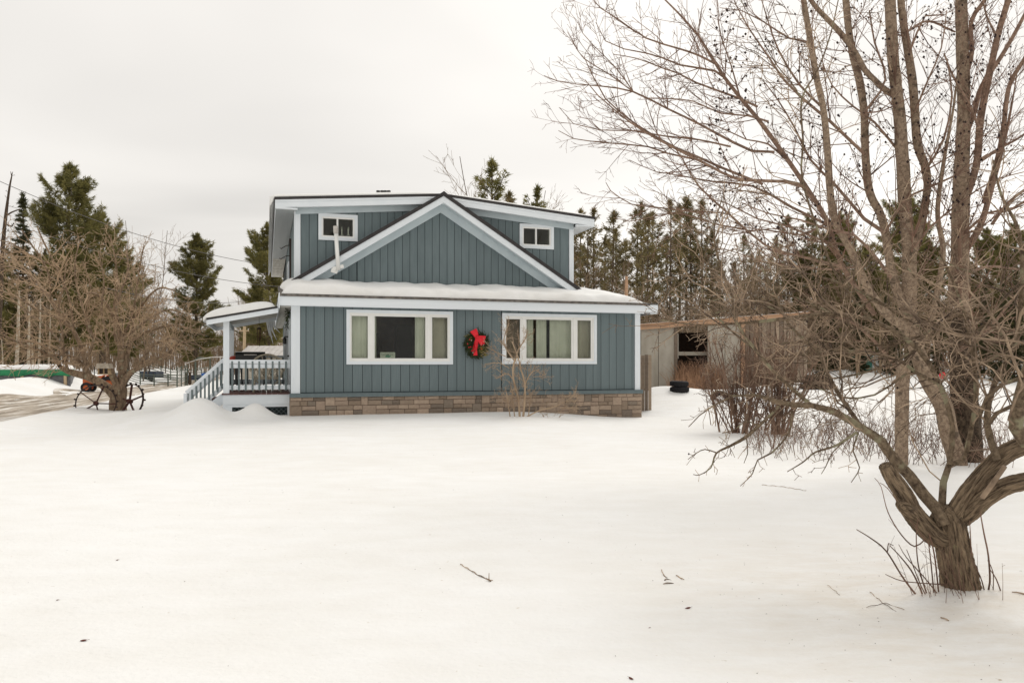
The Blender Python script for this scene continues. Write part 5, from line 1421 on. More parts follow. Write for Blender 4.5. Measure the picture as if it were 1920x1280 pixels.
# ---- old apple tree at the left with its iron wheels
rng = random.Random(303)
LZ = 26.5
lt = thing('apple_tree', 'wide spreading bare apple tree by the driveway with rusty iron wheels at its foot', 'tree', (at(222, 768, LZ).x, LZ, gz(at(222, 768, LZ).x, LZ)))
tk = MB()
for i, (L, s) in enumerate(([[(222, 782, 34), (221, 766, 29), (222, 745, 27), (224, 730, 27), (224, 715, 20)], 16], [[(218, 745, 20), (205, 730, 18), (188, 718, 16), (170, 708, 15), (150, 702, 13), (128, 696, 11), (112, 686, 8), (105, 672, 6)], 10],
                             [[(222, 735, 14), (216, 715, 13), (209, 700, 12), (208, 685, 11), (203, 672, 7)], 10], [[(226, 735, 16), (229, 715, 14), (228, 690, 13), (227, 665, 12), (225, 640, 10), (222, 610, 7), (214, 570, 5)], 10],
                             [[(226, 732, 13), (233, 715, 12), (242, 702, 11), (258, 690, 10), (280, 680, 9), (300, 672, 7), (320, 664, 5)], 10], [[(172, 710, 10), (163, 692, 9), (158, 672, 9), (150, 645, 8), (138, 620, 7), (118, 600, 6), (95, 565, 5), (80, 545, 3)], 9],
                             [[(128, 696, 6), (122, 675, 5), (118, 650, 5), (117, 625, 4)], 7], [[(232, 700, 9), (238, 670, 8), (245, 640, 6), (250, 600, 4)], 8])):
    jitter_trunk(tk, px(L, LZ, LZ + (0, .3, -.5, .2, -.4, .8, -.6, .5)[i]), .15, s, 60 + i, .07, 4)
tk.build('trunk', M['bark_left'], lt, world=True, smooth=True)
bt = Tubes(); tw = Tubes()
C = Tree(tw, rng, maxlvl=3, wander=.19, up=.02, dens=(3.9, 4.6, 3.8), ratio=.45, ang=(28, 68), rmin=.0085, tip=.5, seg=(.35, .25, .18, .12), minlen=.12, thick=bt, thr=.028)
LL = [[(112, 686, 7), (85, 650, 5), (50, 640, 4), (10, 645, 3)], [(105, 672, 6), (70, 655, 5), (30, 640, 4), (-15, 615, 3)], [(118, 650, 4), (95, 620, 4), (60, 590, 3), (20, 560, 2)], [(117, 625, 4), (110, 580, 3.4), (120, 530, 3), (125, 480, 2)],
      [(150, 645, 7), (120, 590, 5), (80, 540, 4), (40, 500, 3), (0, 480, 2)], [(138, 620, 5), (130, 560, 4.5), (105, 500, 4), (80, 450, 3), (70, 425, 2)], [(118, 600, 5), (70, 580, 4), (30, 555, 3), (-10, 540, 2)],
      [(203, 672, 6), (190, 640, 5), (165, 620, 4), (160, 580, 3.4), (170, 540, 3), (155, 490, 2)], [(203, 672, 6), (200, 630, 5), (190, 580, 4), (195, 530, 3), (185, 470, 2)], [(222, 610, 7), (200, 570, 5), (180, 550, 4), (165, 550, 3)],
      [(214, 570, 5), (220, 530, 4), (215, 480, 3), (205, 440, 2)], [(225, 640, 7), (245, 600, 5), (255, 550, 4), (262, 500, 3), (270, 460, 2)], [(225, 640, 7), (262, 610, 5), (290, 590, 4), (320, 580, 3), (350, 590, 2)],
      [(250, 600, 5), (275, 560, 4), (300, 540, 3), (330, 545, 2)], [(245, 640, 6), (280, 620, 5), (320, 610, 4), (355, 615, 3), (385, 630, 2)], [(300, 672, 6), (330, 650, 4), (350, 640, 3), (378, 650, 2)], [(320, 664, 5), (335, 640, 4), (345, 620, 3), (365, 610, 2)],
      [(260, 690, 6), (275, 660, 5), (300, 640, 4), (330, 635, 3), (360, 650, 2)], [(230, 660, 7), (215, 625, 6), (222, 560, 5), (240, 510, 4), (235, 460, 2.4)], [(163, 692, 7), (140, 670, 5), (110, 665, 4), (70, 670, 3), (35, 680, 2)],
      [(95, 565, 5), (60, 520, 4), (20, 500, 3), (-20, 505, 2)], [(95, 565, 4), (90, 510, 4), (60, 460, 3), (40, 430, 2)], [(158, 672, 6), (175, 640, 5), (150, 560, 4), (140, 500, 3), (150, 450, 2)], [(105, 500, 4), (60, 480, 3), (20, 455, 2), (-15, 450, 1.6)]]
for L in LL:
    d0 = LZ + rng.uniform(-.5, .5); C.limb(px(L, d0, d0 + rng.uniform(-2.4, 2.4)), step=.3, k=1.55, t0=.08, Lsc=1.25)
bt.build('bough', M['bark_left'], lt); tw.build('crown', M['twig_left'], lt, smooth=False)

def iron_wheel(label, cpx, cpy, Z, rad, yaw, tilt, n_sp, rot):
    c_ = at(cpx, cpy, Z)
    o = thing('iron_wheel', label, 'wheel', tuple(c_), yaw, 'iron wheels leaning on the apple tree'); o.rotation_euler = (tilt, 0, yaw)
    mb = MB()
    n = 40; 
    for i in range(n):
        a, b = 6.283 * i / n, 6.283 * (i + 1) / n
        mb.bar((rad * math.cos(a), 0, rad * math.sin(a)), (rad * math.cos(b), 0, rad * math.sin(b)), .07, .022, up=(math.cos(a), 0, math.sin(a)))
    mb.build('rim', M['iron'], o)
    for i in range(n_sp):
        a = rot + 6.283 * i / n_sp
        MB().bar((.03 * math.cos(a), 0, .03 * math.sin(a)), (rad * math.cos(a), 0, rad * math.sin(a)), .03, .075, up=(0, 1, 0)).build('spoke', M['rust'], o)
    MB().lathe((0, 0, 0), [(0, -.09), (.07, -.09), (.085, 0), (.07, .09), (0, .09)], 12, 'y').build('hub', M['rust'], o)
    for i in range(20):
        a = 6.283 * i / 20 + .1
        p = Vector((math.cos(a), 0, math.sin(a)))
        MB().bar(p * (rad + .0) + Vector((0, (-.02 if i % 2 else .02), 0)), p * (rad + .065) + Vector((0, (-.03 if i % 2 else .03), 0)), .05, .06, up=(0, 1, 0)).build('lug', M['iron'], o)
    return o
iron_wheel('rusty iron wheel with lugs leaning against the left side of the apple trunk', 180, 756, 26.0, .62, R(14), R(-12), 5, R(70))
iron_wheel('rusty iron wheel with lugs standing at the right side of the apple trunk', 243, 752, 26.3, .58, R(-20), R(-12), 5, R(92))

fz = at(196, 702, 25.6)
bf = thing('bird_feeder', 'wooden hopper bird feeder with shingled roof in the left apple tree', 'bird feeder', tuple(fz), R(8))
MB().box(-.17, .17, -.16, .16, 0, .03).build('tray', M['wood'], bf)
for s in (-1, 1): MB().box(s * .155 - .02, s * .155 + .02, -.1, .1, .03, .22).build('post', M['wood'], bf)
MB().box(-.13, .13, -.06, .06, .03, .20).build('hopper', M['furniture'], bf)
MB().box(-.02, .02, -.075, -.06, .03, .20).build('divider', M['wood'], bf)
MB().prism([(-.22, .20), (.22, .20), (.17, .37), (-.17, .37)], -.2, .2).build('roof', M['feederroof'], bf)
MB().tube([(0, 0, .37), (.02, 0, .75)], .006, 4).build('wire', M['iron'], bf)

# ---- conifers and far woods
def conifer(seed, H, prof, nwh, nb, m, up0, up1, trunk_r, tuft, blades, bw, bl, droop=0.0, dead=0, keep=1.0, sub=True, crown0=.1):
    """mesh data of a conifer of height H standing at the origin: (trunk, crown)"""
    rg = random.Random(seed); tr = Tubes()
    lean = (rg.gauss(0, .012), rg.gauss(0, .012))
    P = [(lean[0] * H * t + .02 * H * .1 * math.sin(t * 5), lean[1] * H * t, H * t, trunk_r * (1 - t) ** .8 + .02) for t in np.linspace(0, 1, 9)]
    tr.add([q[:3] for q in P], [q[3] for q in P], 8)
    pos, dirs = [], []
    for w_ in range(nwh):
        t = crown0 + (1 - crown0) * (w_ + rg.uniform(-.25, .25)) / nwh
        if t > .985: continue
        t = max(0.02, t)
        base_l = prof(t) * H
        for b in range(nb):
            if rg.random() > keep: continue
            a = rg.uniform(0, 6.283); L = base_l * rg.uniform(.55, 1.15)
            el = R(up0 + (up1 - up0) * t + rg.uniform(-8, 8))
            z0 = H * t; x0, y0 = lean[0] * z0, lean[1] * z0
            n = max(2, int(L / .9)); pts = [(x0, y0, z0)]; e = el
            for i in range(n):
                e += R(droop) / n + R(rg.uniform(-5, 5)) + R(14) / n * (1 if not droop else 0); a += R(rg.uniform(-7, 7))
                q = pts[-1]; st = L / n
                pts.append((q[0] + st * math.cos(e) * math.cos(a), q[1] + st * math.cos(e) * math.sin(a), q[2] + st * math.sin(e)))
            tr.add(pts, [max(.012, .045 * (1 - i / (n + .5)) * min(1.2, L / 2.5)) for i in range(n + 1)], 3)
            m_ = int(L * tuft * rg.uniform(.7, 1.2)) + 1
            for k in range(m_):
                f = .18 + .82 * rg.random() ** .75
                i = min(n - 1, int(f * n)); g = f * n - i
                p = [pts[i][c_] + (pts[i + 1][c_] - pts[i][c_]) * g for c_ in range(3)]
                lat = (rg.random() - .5) * 2 * (.10 + .34 * (1 - f) + .12) * min(L, 2.6) * (.75 if sub else .4)
                ca, sa = math.cos(a), math.sin(a)
                p[0] += -sa * lat; p[1] += ca * lat; p[2] += rg.gauss(0, .06 * min(1.5, L) ) + abs(lat) * .08
                sgn = 1 if lat > 0 else -1
                d = (ca * .8 - sa * .55 * sgn, sa * .8 + ca * .55 * sgn, rg.uniform(-.05, .55) + (-.25 if droop < -10 else .1))
                pos.append(p); dirs.append(d)
        if dead and t > crown0: pass
    for i in range(dead):
        t = rg.uniform(.08, crown0 + .15); a = rg.uniform(0, 6.283); L = rg.uniform(.5, 1.6)
        tr.add([(0, 0, H * t), (L * .5 * math.cos(a), L * .5 * math.sin(a), H * t + rg.uniform(-.1, .25)), (L * math.cos(a), L * math.sin(a), H * t + rg.uniform(-.3, .3))], [.022, .016, .01], 3)
    for k in range(int(H * 3)):                             # leader tufts
        z = H * rg.uniform(.93, 1.005); pos.append([lean[0] * z + rg.gauss(0, .03), lean[1] * z + rg.gauss(0, .03), z]); dirs.append((rg.gauss(0, .4), rg.gauss(0, .4), 1))
    Pn = np.array(pos); Dn = np.array(dirs); Dn /= np.linalg.norm(Dn, axis=1, keepdims=True)
    rs = np.random.RandomState(seed); k = len(Pn)
    Pb = np.repeat(Pn, blades, 0) + rs.normal(0, bl * .16, (k * blades, 3))
    Db = np.repeat(Dn, blades, 0) + rs.normal(0, .55, (k * blades, 3)); Db /= np.linalg.norm(Db, axis=1, keepdims=True)
    Sv = np.cross(Db, rs.normal(0, 1, Db.shape)); Sv /= np.linalg.norm(Sv, axis=1, keepdims=True) + 1e-9
    ln = bl * rs.uniform(.6, 1.25, (len(Pb), 1)); wd_ = bw * rs.uniform(.6, 1.2, (len(Pb), 1))
    tri = np.stack([Pb - Sv * wd_ * .5, Pb + Sv * wd_ * .5, Pb + Db * ln], 1).reshape(-1, 3)
    nt_ = len(Pb)
    cm = np_mesh('crown', tri, np.arange(nt_ * 3), np.arange(nt_) * 3, np.full(nt_, 3), m)
    return tr, cm
def put_conifer(name, label, variant, x, y, H, group=None, rz=None, zoff=0):
    tm, cm, H0 = variant
    o = thing(name, label, 'tree', (x, y, gz(x, y) + zoff - .1), rz if rz is not None else random.Random(int(x * 97 + y * 31)).uniform(0, 6.28), group)
    s = H / H0; o.scale = (s, s, s)
    for nm, me_ in (('trunk', tm), ('crown', cm)):
        c = link(bpy.data.objects.new(nm, me_)); c.parent = o
    return o
def make_variant(bark, *a, **k):
    tr, cm = conifer(*a, **k); o = tr.build('trunk', bark, None); me_ = o.data; bpy.data.objects.remove(o); return (me_, cm, a[1])
wp = lambda t: (min(.26, .85 * (1 - t) ** .97) + .012) * (.78 + .22 * math.sin(t * 33)) * (1 if t > .22 else .6 + 1.8 * t)
PINE = [make_variant(M['bark_pine'], 500 + i, 20.0, wp, 25, 7, M['needle_a'], 3, 46, .26, 16, 8, .075, .42, keep=.90, crown0=.14, dead=14) for i in range(3)]
sp_ = lambda t: .115 * (1 - t) ** .9 + .008
SPRUCE = [make_variant(M['bark_pine'], 520 + i, 16.0, sp_, 40, 8, M['needle_b'], -8, 20, .17, 10, 5, .10, .34, droop=-14, sub=False, crown0=.05) for i in range(2)]
rp_ = lambda t: (.155 * math.sin(min(1, (1 - t) * 1.6 + .10) * 1.57) + .01) * (.8 + .25 * math.sin(t * 30)) * (.25 if t < .45 else .6 if t < .58 else 1)
STAND = [make_variant(M['bark_pine'], 540 + i, 14.0, rp_, 30, 5, M['needle_c'], 0, 42, .12, 5.0, 6, .075, .36, keep=.62, crown0=.22, dead=34) for i in range(5)]

BUSHY = make_variant(M['bark_pine'], 560, 14.0, lambda t: (min(.13, .62 * (1 - t)) + .006) * (.8 + .3 * math.sin(t * 47)), 34, 5, M['needle_a'], 5, 48, .12, 7.5, 6, .07, .32, keep=.72, crown0=.3)
def px_tree(name, label, var, bx, tipy, Z, group=None, rz=None):
    p = at(bx, HOR, Z); g = gz(p.x, Z); H = EYE + (HOR - tipy) / FPX * Z - g + .1
    return put_conifer(name, label, var, p.x, Z, H, group, rz)
px_tree('pine_tree', 'tallest broad pine rising above the left woods behind the green covered pool', PINE[0], 122, 310, 82, rz=1.0)
px_tree('pine_tree', 'dense dark pine left of the porch roof, alone against the sky', PINE[1], 366, 440, 88, rz=2.1)
px_tree('pine_tree', 'pine partly hidden behind the upper left corner of the house', PINE[2], 503, 420, 84, rz=.4)
px_tree('spruce_tree', 'narrow pointed dark spruce left of the tallest pine', SPRUCE[0], 44, 366, 80)
px_tree('pine_tree', 'olive green pine just right of the tallest pine, lower and half hidden by twigs', PINE[2], 190, 400, 90, rz=3.3)
px_tree('pine_tree', 'shorter pine between the tallest pine and the lone dark one', PINE[1], 240, 470, 96, rz=5)
px_tree('pine_tree', 'bushy pine at the far left edge behind the pale trunks', PINE[1], 8, 480, 78, rz=.2)
px_tree('pine_tree', 'low pine seen through the gap under the porch roof', PINE[0], 470, 560, 112, rz=.8)
px_tree('spruce_tree', 'small pointed spruce seen under the porch roof', SPRUCE[1], 492, 612, 100)
px_tree('spruce_tree', 'dark spruce beside the porch post', SPRUCE[1], 432, 600, 110)
px_tree('spruce_tree', 'dark spruce standing in the left woods among pale trunks', SPRUCE[0], 84, 470, 92)
G_ = 'thin pines in the stand behind the house'
rg = random.Random(61)
for i, bx in enumerate(list(np.linspace(1075, 1330, 19)) + list(np.linspace(1340, 1530, 12))):
    tip = rg.uniform(368, 455) if bx < 1330 else rg.uniform(395, 500)
    px_tree('stand_pine', 'thin stemmed pine in the open stand behind the house and shed', STAND[i % 5], bx + rg.uniform(-6, 6), tip, rg.uniform(56, 82), G_)
px_tree('stand_pine', 'olive pine top showing above the right dormer roof', BUSHY, 922, 303, 66)
px_tree('stand_pine', 'dark bushy pine top above the right dormer beside a bare larch', BUSHY, 1006, 352, 74)
px_tree('stand_pine', 'small pine top just over the right dormer roof, lower than the olive one', STAND[0], 962, 362, 80)
for i, (bx, tip, Z, v_) in enumerate(((1500, 470, 60, 0), (1580, 400, 58, 1), (1620, 460, 48, 0), (1660, 500, 52, 2), (1740, 450, 50, 1), (1790, 490, 46, 0), (1850, 430, 50, 2), (1905, 420, 44, 1), (1960, 440, 46, 0), (1700, 360, 70, 2), (1550, 480, 66, 1))):
    px_tree('pine_tree', 'dark pine in the wood behind the nearest bare trees at the right', PINE[v_], bx, tip, Z, 'dark pines behind the right hand trees')
for i, (bx, tip, Z) in enumerate(((1660, 555, 42), (1760, 560, 40), (1845, 520, 38), (1900, 500, 37), (1560, 560, 46), (1450, 545, 56), (1230, 560, 58), (1500, 560, 44), (1610, 530, 43), (1710, 520, 41), (1800, 540, 40), (1875, 530, 36), (1935, 540, 36), (1540, 575, 42), (1680, 575, 40), (1350, 555, 54))):
    px_tree('spruce_tree', 'low dark spruce in the wood edge at the right', SPRUCE[i % 2], bx, tip, Z, 'low spruces at the right wood edge')

# bare far trees
def bare_variant(seed, H, maxlvl=3, rmin=.02, dens=(1.5, 2.3, 2.6), up=.10, r0=.085):
    rg = random.Random(seed); th = Tubes(); tw = Tubes()
    S_ = Tree(tw, rg, maxlvl=maxlvl, wander=.09, up=up, dens=dens, ratio=.36, ang=(22, 50), rmin=rmin, tip=.3, seg=(.8, .6, .4, .3), minlen=.3, thick=th, thr=.045)
    S_.grow((0, 0, 0), (rg.gauss(0, .03), rg.gauss(0, .03), 1), H, r0, 0)
    a = th.build('trunk', M['bark_pine'], None); b = tw.build('crown', M['far_twig'], None, smooth=False)
    r_ = (a.data, b.data, H); bpy.data.objects.remove(a); bpy.data.objects.remove(b); return r_
BARE = [bare_variant(700 + i, 12.0) for i in range(4)]
FINE = bare_variant(731, 12.0, 3, .010, (1.7, 2.0, 2.0), .07, .055)
def px_bare(bx, tipy, Z, label, i, group=None):
    return px_tree('bare_tree', label, FINE if i < 0 else BARE[i % 4], bx, tipy, Z, group)
px_bare(896, 300, 62, 'bare leafless tree behind the roof ridge, left of the olive pine top', -1)
px_tree('bare_tree', 'thin bare larch top above the right dormer roof', FINE, 998, 340, 78)
px_tree('bare_tree', 'thin bare top just right of the right dormer eave', FINE, 1068, 375, 80)
px_bare(268, 425, 70, 'bare twiggy treetops between the two large left pines, left one', -1)
px_bare(283, 410, 74, 'bare twiggy treetops between the two large left pines, right one', -1)
rg = random.Random(71)
for i in range(16):
    px_bare(rg.uniform(-40, 330), rg.uniform(470, 575), rg.uniform(72, 98), 'slender pale trunked bare tree in the left woods', i, 'bare trees in the left woods')
for i in range(16):
    px_bare(rg.uniform(300, 540), rg.uniform(585, 640), rg.uniform(105, 135), 'small far bare tree beyond the corral', i, 'far bare trees beyond the corral')
for i in range(18):
    px_bare(rg.uniform(1090, 1560), rg.uniform(470, 560), rg.uniform(50, 70), 'slim bare tree among the pines behind the shed', i, 'bare trees behind the shed')
for i in range(10):
    px_bare(rg.uniform(1560, 1960), rg.uniform(480, 570), rg.uniform(36, 52), 'bare tree in the wood at the right', i, 'bare trees in the right wood')
# pale birch-like trunks at the far left
for i, (bx, top, bot) in enumerate(((30, 545, 692), (52, 560, 692), (62, 640, 692), (72, 560, 692), (6, 635, 692), (90, 570, 690))):
    Z = 64 + i * 1.7; p = at(bx, bot, Z); q = at(bx + (6, 3, -2, 4, -3, 5)[i], top, Z)
    o = thing('birch_trunk', 'pale bare trunk in the left woods, ' + ('tallest and whitest', 'second from the tallest, slimmer', 'short broken one', 'slim one right of the broken one', 'one at the left edge of the photo', 'rightmost of the pale trunks')[i], 'tree', (p.x, Z, gz(p.x, Z) - .1))
    g = gz(p.x, Z) - .1; w_ = (.16, .12, .10, .11, .07, .09)[i]
    MB().tube([(0, 0, 0), ((q.x - p.x) * .5 + .03, 0, (q.z - g) * .5), (q.x - p.x, 0, q.z - g)], [w_, w_ * .8, w_ * .4], 8).build('trunk', M['bark_birch'], o, smooth=True)
    tw = Tubes(); S_ = Tree(tw, random.Random(80 + i), maxlvl=2, wander=.15, up=.0, dens=(3, 3), ratio=.4, ang=(50, 90), rmin=.018, seg=(.4, .3, .2))
    S_.limb([(p.x, Z, g + .5, .02), ((p.x + q.x) / 2, Z, (g + q.z) / 2, .03), (q.x, Z, q.z, .02)], step=.4, k=2, Lsc=1.0); tw.build('branches', M['far_twig'], o, smooth=False)
# leaning dead snag
p, q = at(-6, 690, 60), at(24, 322, 60)
o = thing('dead_snag', 'leaning dead snag with a split top at the left edge', 'tree', (p.x, 60, gz(p.x, 60)))
mb = MB(); jitter_trunk(mb, [(p.x, 60, gz(p.x, 60), .2), (at(2, 520, 60).x, 60, at(0, 520, 60).z, .16), (at(8, 430, 60).x, 60, at(0, 430, 60).z, .13), (at(18, 350, 60).x, 60, at(0, 350, 60).z, .07), (q.x, 60, q.z, .015)], .5, 8, 5, .08, 3)
mb.build('trunk', M['bark_dark'], o, world=True, smooth=True)
tw = Tubes(); S_ = Tree(tw, random.Random(91), maxlvl=2, wander=.12, up=-.02, dens=(2, 2), ratio=.4, ang=(50, 85), rmin=.02, seg=(.4, .3, .2))
S_.limb([(at(2, 520, 60).x, 60, at(0, 520, 60).z, .05), (at(18, 350, 60).x, 60, at(0, 350, 60).z, .04)], step=.5, k=1.6, Lsc=1.0)
for L in ([(8, 407, 3), (22, 398, 3), (38, 392, 2)], [(18, 350, 3), (22, 330, 2), (20, 322, 1)], [(10, 420, 3), (22, 425, 2), (26, 418, 2)]): S_.limb(px(L, 60, 60), step=.3, k=.6, Lsc=.4)
tw.build('branches', M['bark_dark'], o)
# snapped reddish stub behind the right end of the low roof
p = at(1174, 560, 40); o = thing('snapped_trunk', 'short snapped reddish trunk above the right end of the low roof', 'tree', (p.x, 40, gz(p.x, 40)))
mb = MB(); jitter_trunk(mb, [(p.x, 40, gz(p.x, 40), .14), (p.x, 40, 4.0, .11), (p.x + .02, 40, EYE + (HOR - 518) / FPX * 40, .07)], .4, 8, 9, .1, 3); mb.build('trunk', M['cedar'], o, world=True)

# distant woods: everything beyond the trees that can be told apart
def far_woods(name, label, x0, x1, Za, Zb, top, n, seed, m, lean=.25):
    rg = random.Random(seed); tw = Tubes()
    for i in range(n):
        b = rg.uniform(x0, x1); Z = rg.uniform(Za, Zb); p = at(b, HOR, Z); g = gz(p.x, Z)
        if rg.random() < .10:
            h_ = rg.uniform(.5, 1.0) * (EYE + (HOR - top(b)) / FPX * Z - g)
            dx_ = rg.gauss(0, .10) * h_; r_ = rg.uniform(.02, .075)
            tw.add([(p.x, Z, g), (p.x + dx_ * .5, Z, g + h_ * .5), (p.x + dx_, Z, g + h_)], [r_, r_ * .8, r_ * .3], 4)
        else:
            z = g + rg.random() ** .8 * (EYE + (HOR - top(b)) / FPX * Z - g) * .95; L = rg.uniform(.8, 3.0)
            a = rg.uniform(0, 6.28); e = rg.uniform(-.3, 1.3)
            d = (math.cos(a) * math.cos(e), math.sin(a) * math.cos(e), math.sin(e))
            r_ = rg.uniform(.010, .026)
            tw.add([(p.x, Z, z), (p.x + d[0] * L * .5, Z + d[1] * L * .5, z + d[2] * L * .5), (p.x + d[0] * L + rg.gauss(0, .2), Z + d[1] * L, z + d[2] * L + rg.gauss(0, .2))], [r_, r_ * .8, r_ * .5], 3)
    o = tw.build(name, m, None, smooth=False); props(o, label, kind='stuff')
far_woods('far_woods', 'brown bare woods beyond the corral and pool', -120, 560, 98, 150, lambda b: 560 + 40 * math.sin(b * .021) + (35 if 300 < b < 450 else 0), 14000, 1, M['far_twig'])
far_woods('far_woods', 'brown thicket and trunks behind the shed and bare shrubs', 1080, 1620, 44, 95, lambda b: (590 if b < 1290 else 545) + 30 * math.sin(b * .03) + 20 * math.sin(b * .11), 8000, 2, M['far_twig'])
# ================================================================== outbuildings and yard things
# ---- plank and plywood lean-to shed behind the right end of the house
SZ = 36.0
def sx(px_): return (px_ - CXP) / FPX * SZ
def szz(py): return EYE + (HOR - py) / FPX * SZ
shed = thing('lean_to_shed', 'long low lean-to shed with orange cedar fascia, plywood panels and upright planks', 'shed', (sx(1350), SZ, 0))
X0s, X1s = sx(1150), sx(1512)
top = lambda x: szz(616) + (x - sx(1200)) * (szz(594) - szz(616)) / (sx(1500) - sx(1200))
def wbox(name, x0, x1, y0, y1, z0, z1, m, par=None):
    return MB().box(x0, x1, y0, y1, z0, z1).build(name, m, par or shed, world=True)
def wpoly(name, pl, y0, y1, m, par=None): return MB().prism(pl, y0, y1).build(name, m, par or shed, world=True)
def panel(a, b, name, m, y=SZ, th=.03): return wpoly(name, [(sx(a), .2), (sx(b), .2), (sx(b), top(sx(b)) - .02), (sx(a), top(sx(a)) - .02)], y, y + th, m)
for a, b in ((1150, 1201), (1202, 1234), (1235, 1267)): panel(a, b, 'plywood_panel', M['plywood'])
for a, b in ((1331, 1359), (1360, 1388)): panel(a, b, 'plywood_panel', M['plywood'])
panel(1389, 1396, 'post', M['cedar'], SZ - .1, .14); panel(1264, 1270, 'post', M['plank'], SZ - .05, .12); panel(1327, 1332, 'post', M['plywood'], SZ - .05, .12)
rg = random.Random(17); a = 1398
while a < 1508:
    b = a + rg.uniform(4.5, 8.5)
    o = wpoly('plank', [(sx(a), .3 + rg.uniform(0, .3)), (sx(b), .3), (sx(b), top(sx(b)) - .03 - rg.uniform(0, .15)), (sx(a), top(sx(a)) - .03 - rg.uniform(0, .15))], SZ - rg.uniform(0, .03), SZ + .03, M['plank'])
    a = b + rg.uniform(.3, 2.2)
wpoly('fascia', [(X0s, top(X0s) - .06), (X1s, top(X1s) - .06), (X1s, top(X1s) + .14), (X0s, top(X0s) + .14)], SZ - .16, SZ - .12, M['cedar'])
wpoly('roof', [(X0s - .1, top(X0s) + .14), (X1s + .1, top(X1s) + .14), (X1s + .1, top(X1s) + .20), (X0s - .1, top(X0s) + .20)], SZ - .2, SZ + 5, M['cedar'])
wbox('beam', sx(1268), sx(1330), SZ + .4, SZ + .55, 2.05, 2.22, M['plywood']); wbox('beam', sx(1272), sx(1275), SZ + .3, SZ + .4, 1.9, 3.1, M['plywood'])
wbox('back_wall', X0s, X1s, SZ + 4.8, SZ + 4.9, 0, 3.3, M['furniture']); wbox('side_wall', X1s - .1, X1s, SZ + .05, SZ + 4.8, 0, 3.5, M['plank'])
def shed_snow(s, t):
    x = X0s - .05 + (X1s - X0s + .1) * s; y = SZ - .17 + 5 * t
    th = .07 * hround(5 * t, .1) * (.6 + .5 * math.sin(x * 2.1) * math.sin(x * .7 + 1))
    return Vector((x, y, top(x) + .205 + max(.012, th))), Vector((x, y, top(x) + .204))
snow_slab('roof_snow', 'thin strip of snow on the lean-to shed roof', shed_snow, 60, 6)
# dry grass before the opening
tw = Tubes(); rg = random.Random(23)
for i in range(900):
    x = sx(rg.uniform(1262, 1345)); y = SZ - rg.uniform(.2, 1.6); g = gz(x, y); h_ = rg.uniform(.5, 1.5); dx_ = rg.gauss(0, .2) * h_
    tw.add([(x, y, g), (x + dx_ * .35, y, g + h_ * .6), (x + dx_, y + rg.gauss(0, .1), g + h_ * rg.uniform(.8, 1))], [.009, .008, .004], 3)
for i in range(160):
    x = rg.uniform(sx(1212), sx(1265)); y = SZ - 4.5 - rg.uniform(0, 1.5); g = gz(x, y); h_ = rg.uniform(.15, .7); dx_ = rg.gauss(0, .3) * h_
    tw.add([(x, y, g), (x + dx_ * .35, y, g + h_ * .6), (x + dx_, y, g + h_)], [.007, .006, .004], 3)
props(tw.build('dry_grass', M['straw'], None, smooth=False), 'tall dry russet grass in front of the open bay of the shed', kind='stuff')
# weathered board panel just behind the house corner
P0 = at(1203, 747, 25.6)
bp = thing('board_fence', 'narrow weathered grey board fence panel beside the right corner of the house', 'fence', (P0.x, P0.y, gz(P0.x, P0.y)))
for i in range(4):
    a = P0.x - .12 + i * .115; wbox('plank', a, a + .105, 25.6 + rg.uniform(0, .02), 25.63, gz(a, 25.6) - .3, EYE + 19.5 / FPX * 25.6 - rg.uniform(0, .03), M['plank'], bp)
for z in (.75, 1.6): wbox('rail', P0.x - .12, P0.x + .33, 25.64, 25.69, z, z + .08, M['plank'], bp)

# ---- tyres
def tyre(label, c, rad, wd, rot, group=None):
    o = thing('tyre', label, 'tyre', tuple(c), 0, group); o.rotation_euler = rot
    pr = [(rad * .56, -wd * .42), (rad * .60, -wd * .5), (rad * .80, -wd * .52), (rad * .94, -wd * .44), (rad, -wd * .30), (rad, wd * .30), (rad * .94, wd * .44), (rad * .80, wd * .52), (rad * .60, wd * .5), (rad * .56, wd * .42), (rad * .54, 0), (rad * .56, -wd * .42)]
    MB().lathe((0, 0, 0), pr, 28).build('casing', M['rubber'], o, smooth=True)
    mb = MB()
    for i in range(36):
        a = 6.283 * i / 36; p = Vector((math.cos(a), math.sin(a), 0)); mb.bar(p * rad * .99 + Vector((0, 0, -wd * .34)), p * rad * .99 + Vector((0, 0, wd * .34)), .03, .03, up=tuple(p))
    mb.build('tread', M['rubber'], o)['kind'] = 'stuff'
    return o
tc_ = at(1274, 731, 28.6); zb = gz(tc_.x, tc_.y) - .04
tyre('lower tyre of the two stacked flat in the snow behind the house', (tc_.x, tc_.y, zb + .10), .34, .20, (0, 0, 0))
tyre('upper tyre of the two stacked flat in the snow behind the house', (tc_.x - .01, tc_.y, zb + .31), .335, .19, (R(2), 0, 1))
hb = at(1350, 736, 27.0)
tyre('tyre standing half buried in snow near the bare shrubs', (hb.x, hb.y, gz(hb.x, hb.y) - .02), .33, .20, (R(78), 0, R(-25)))

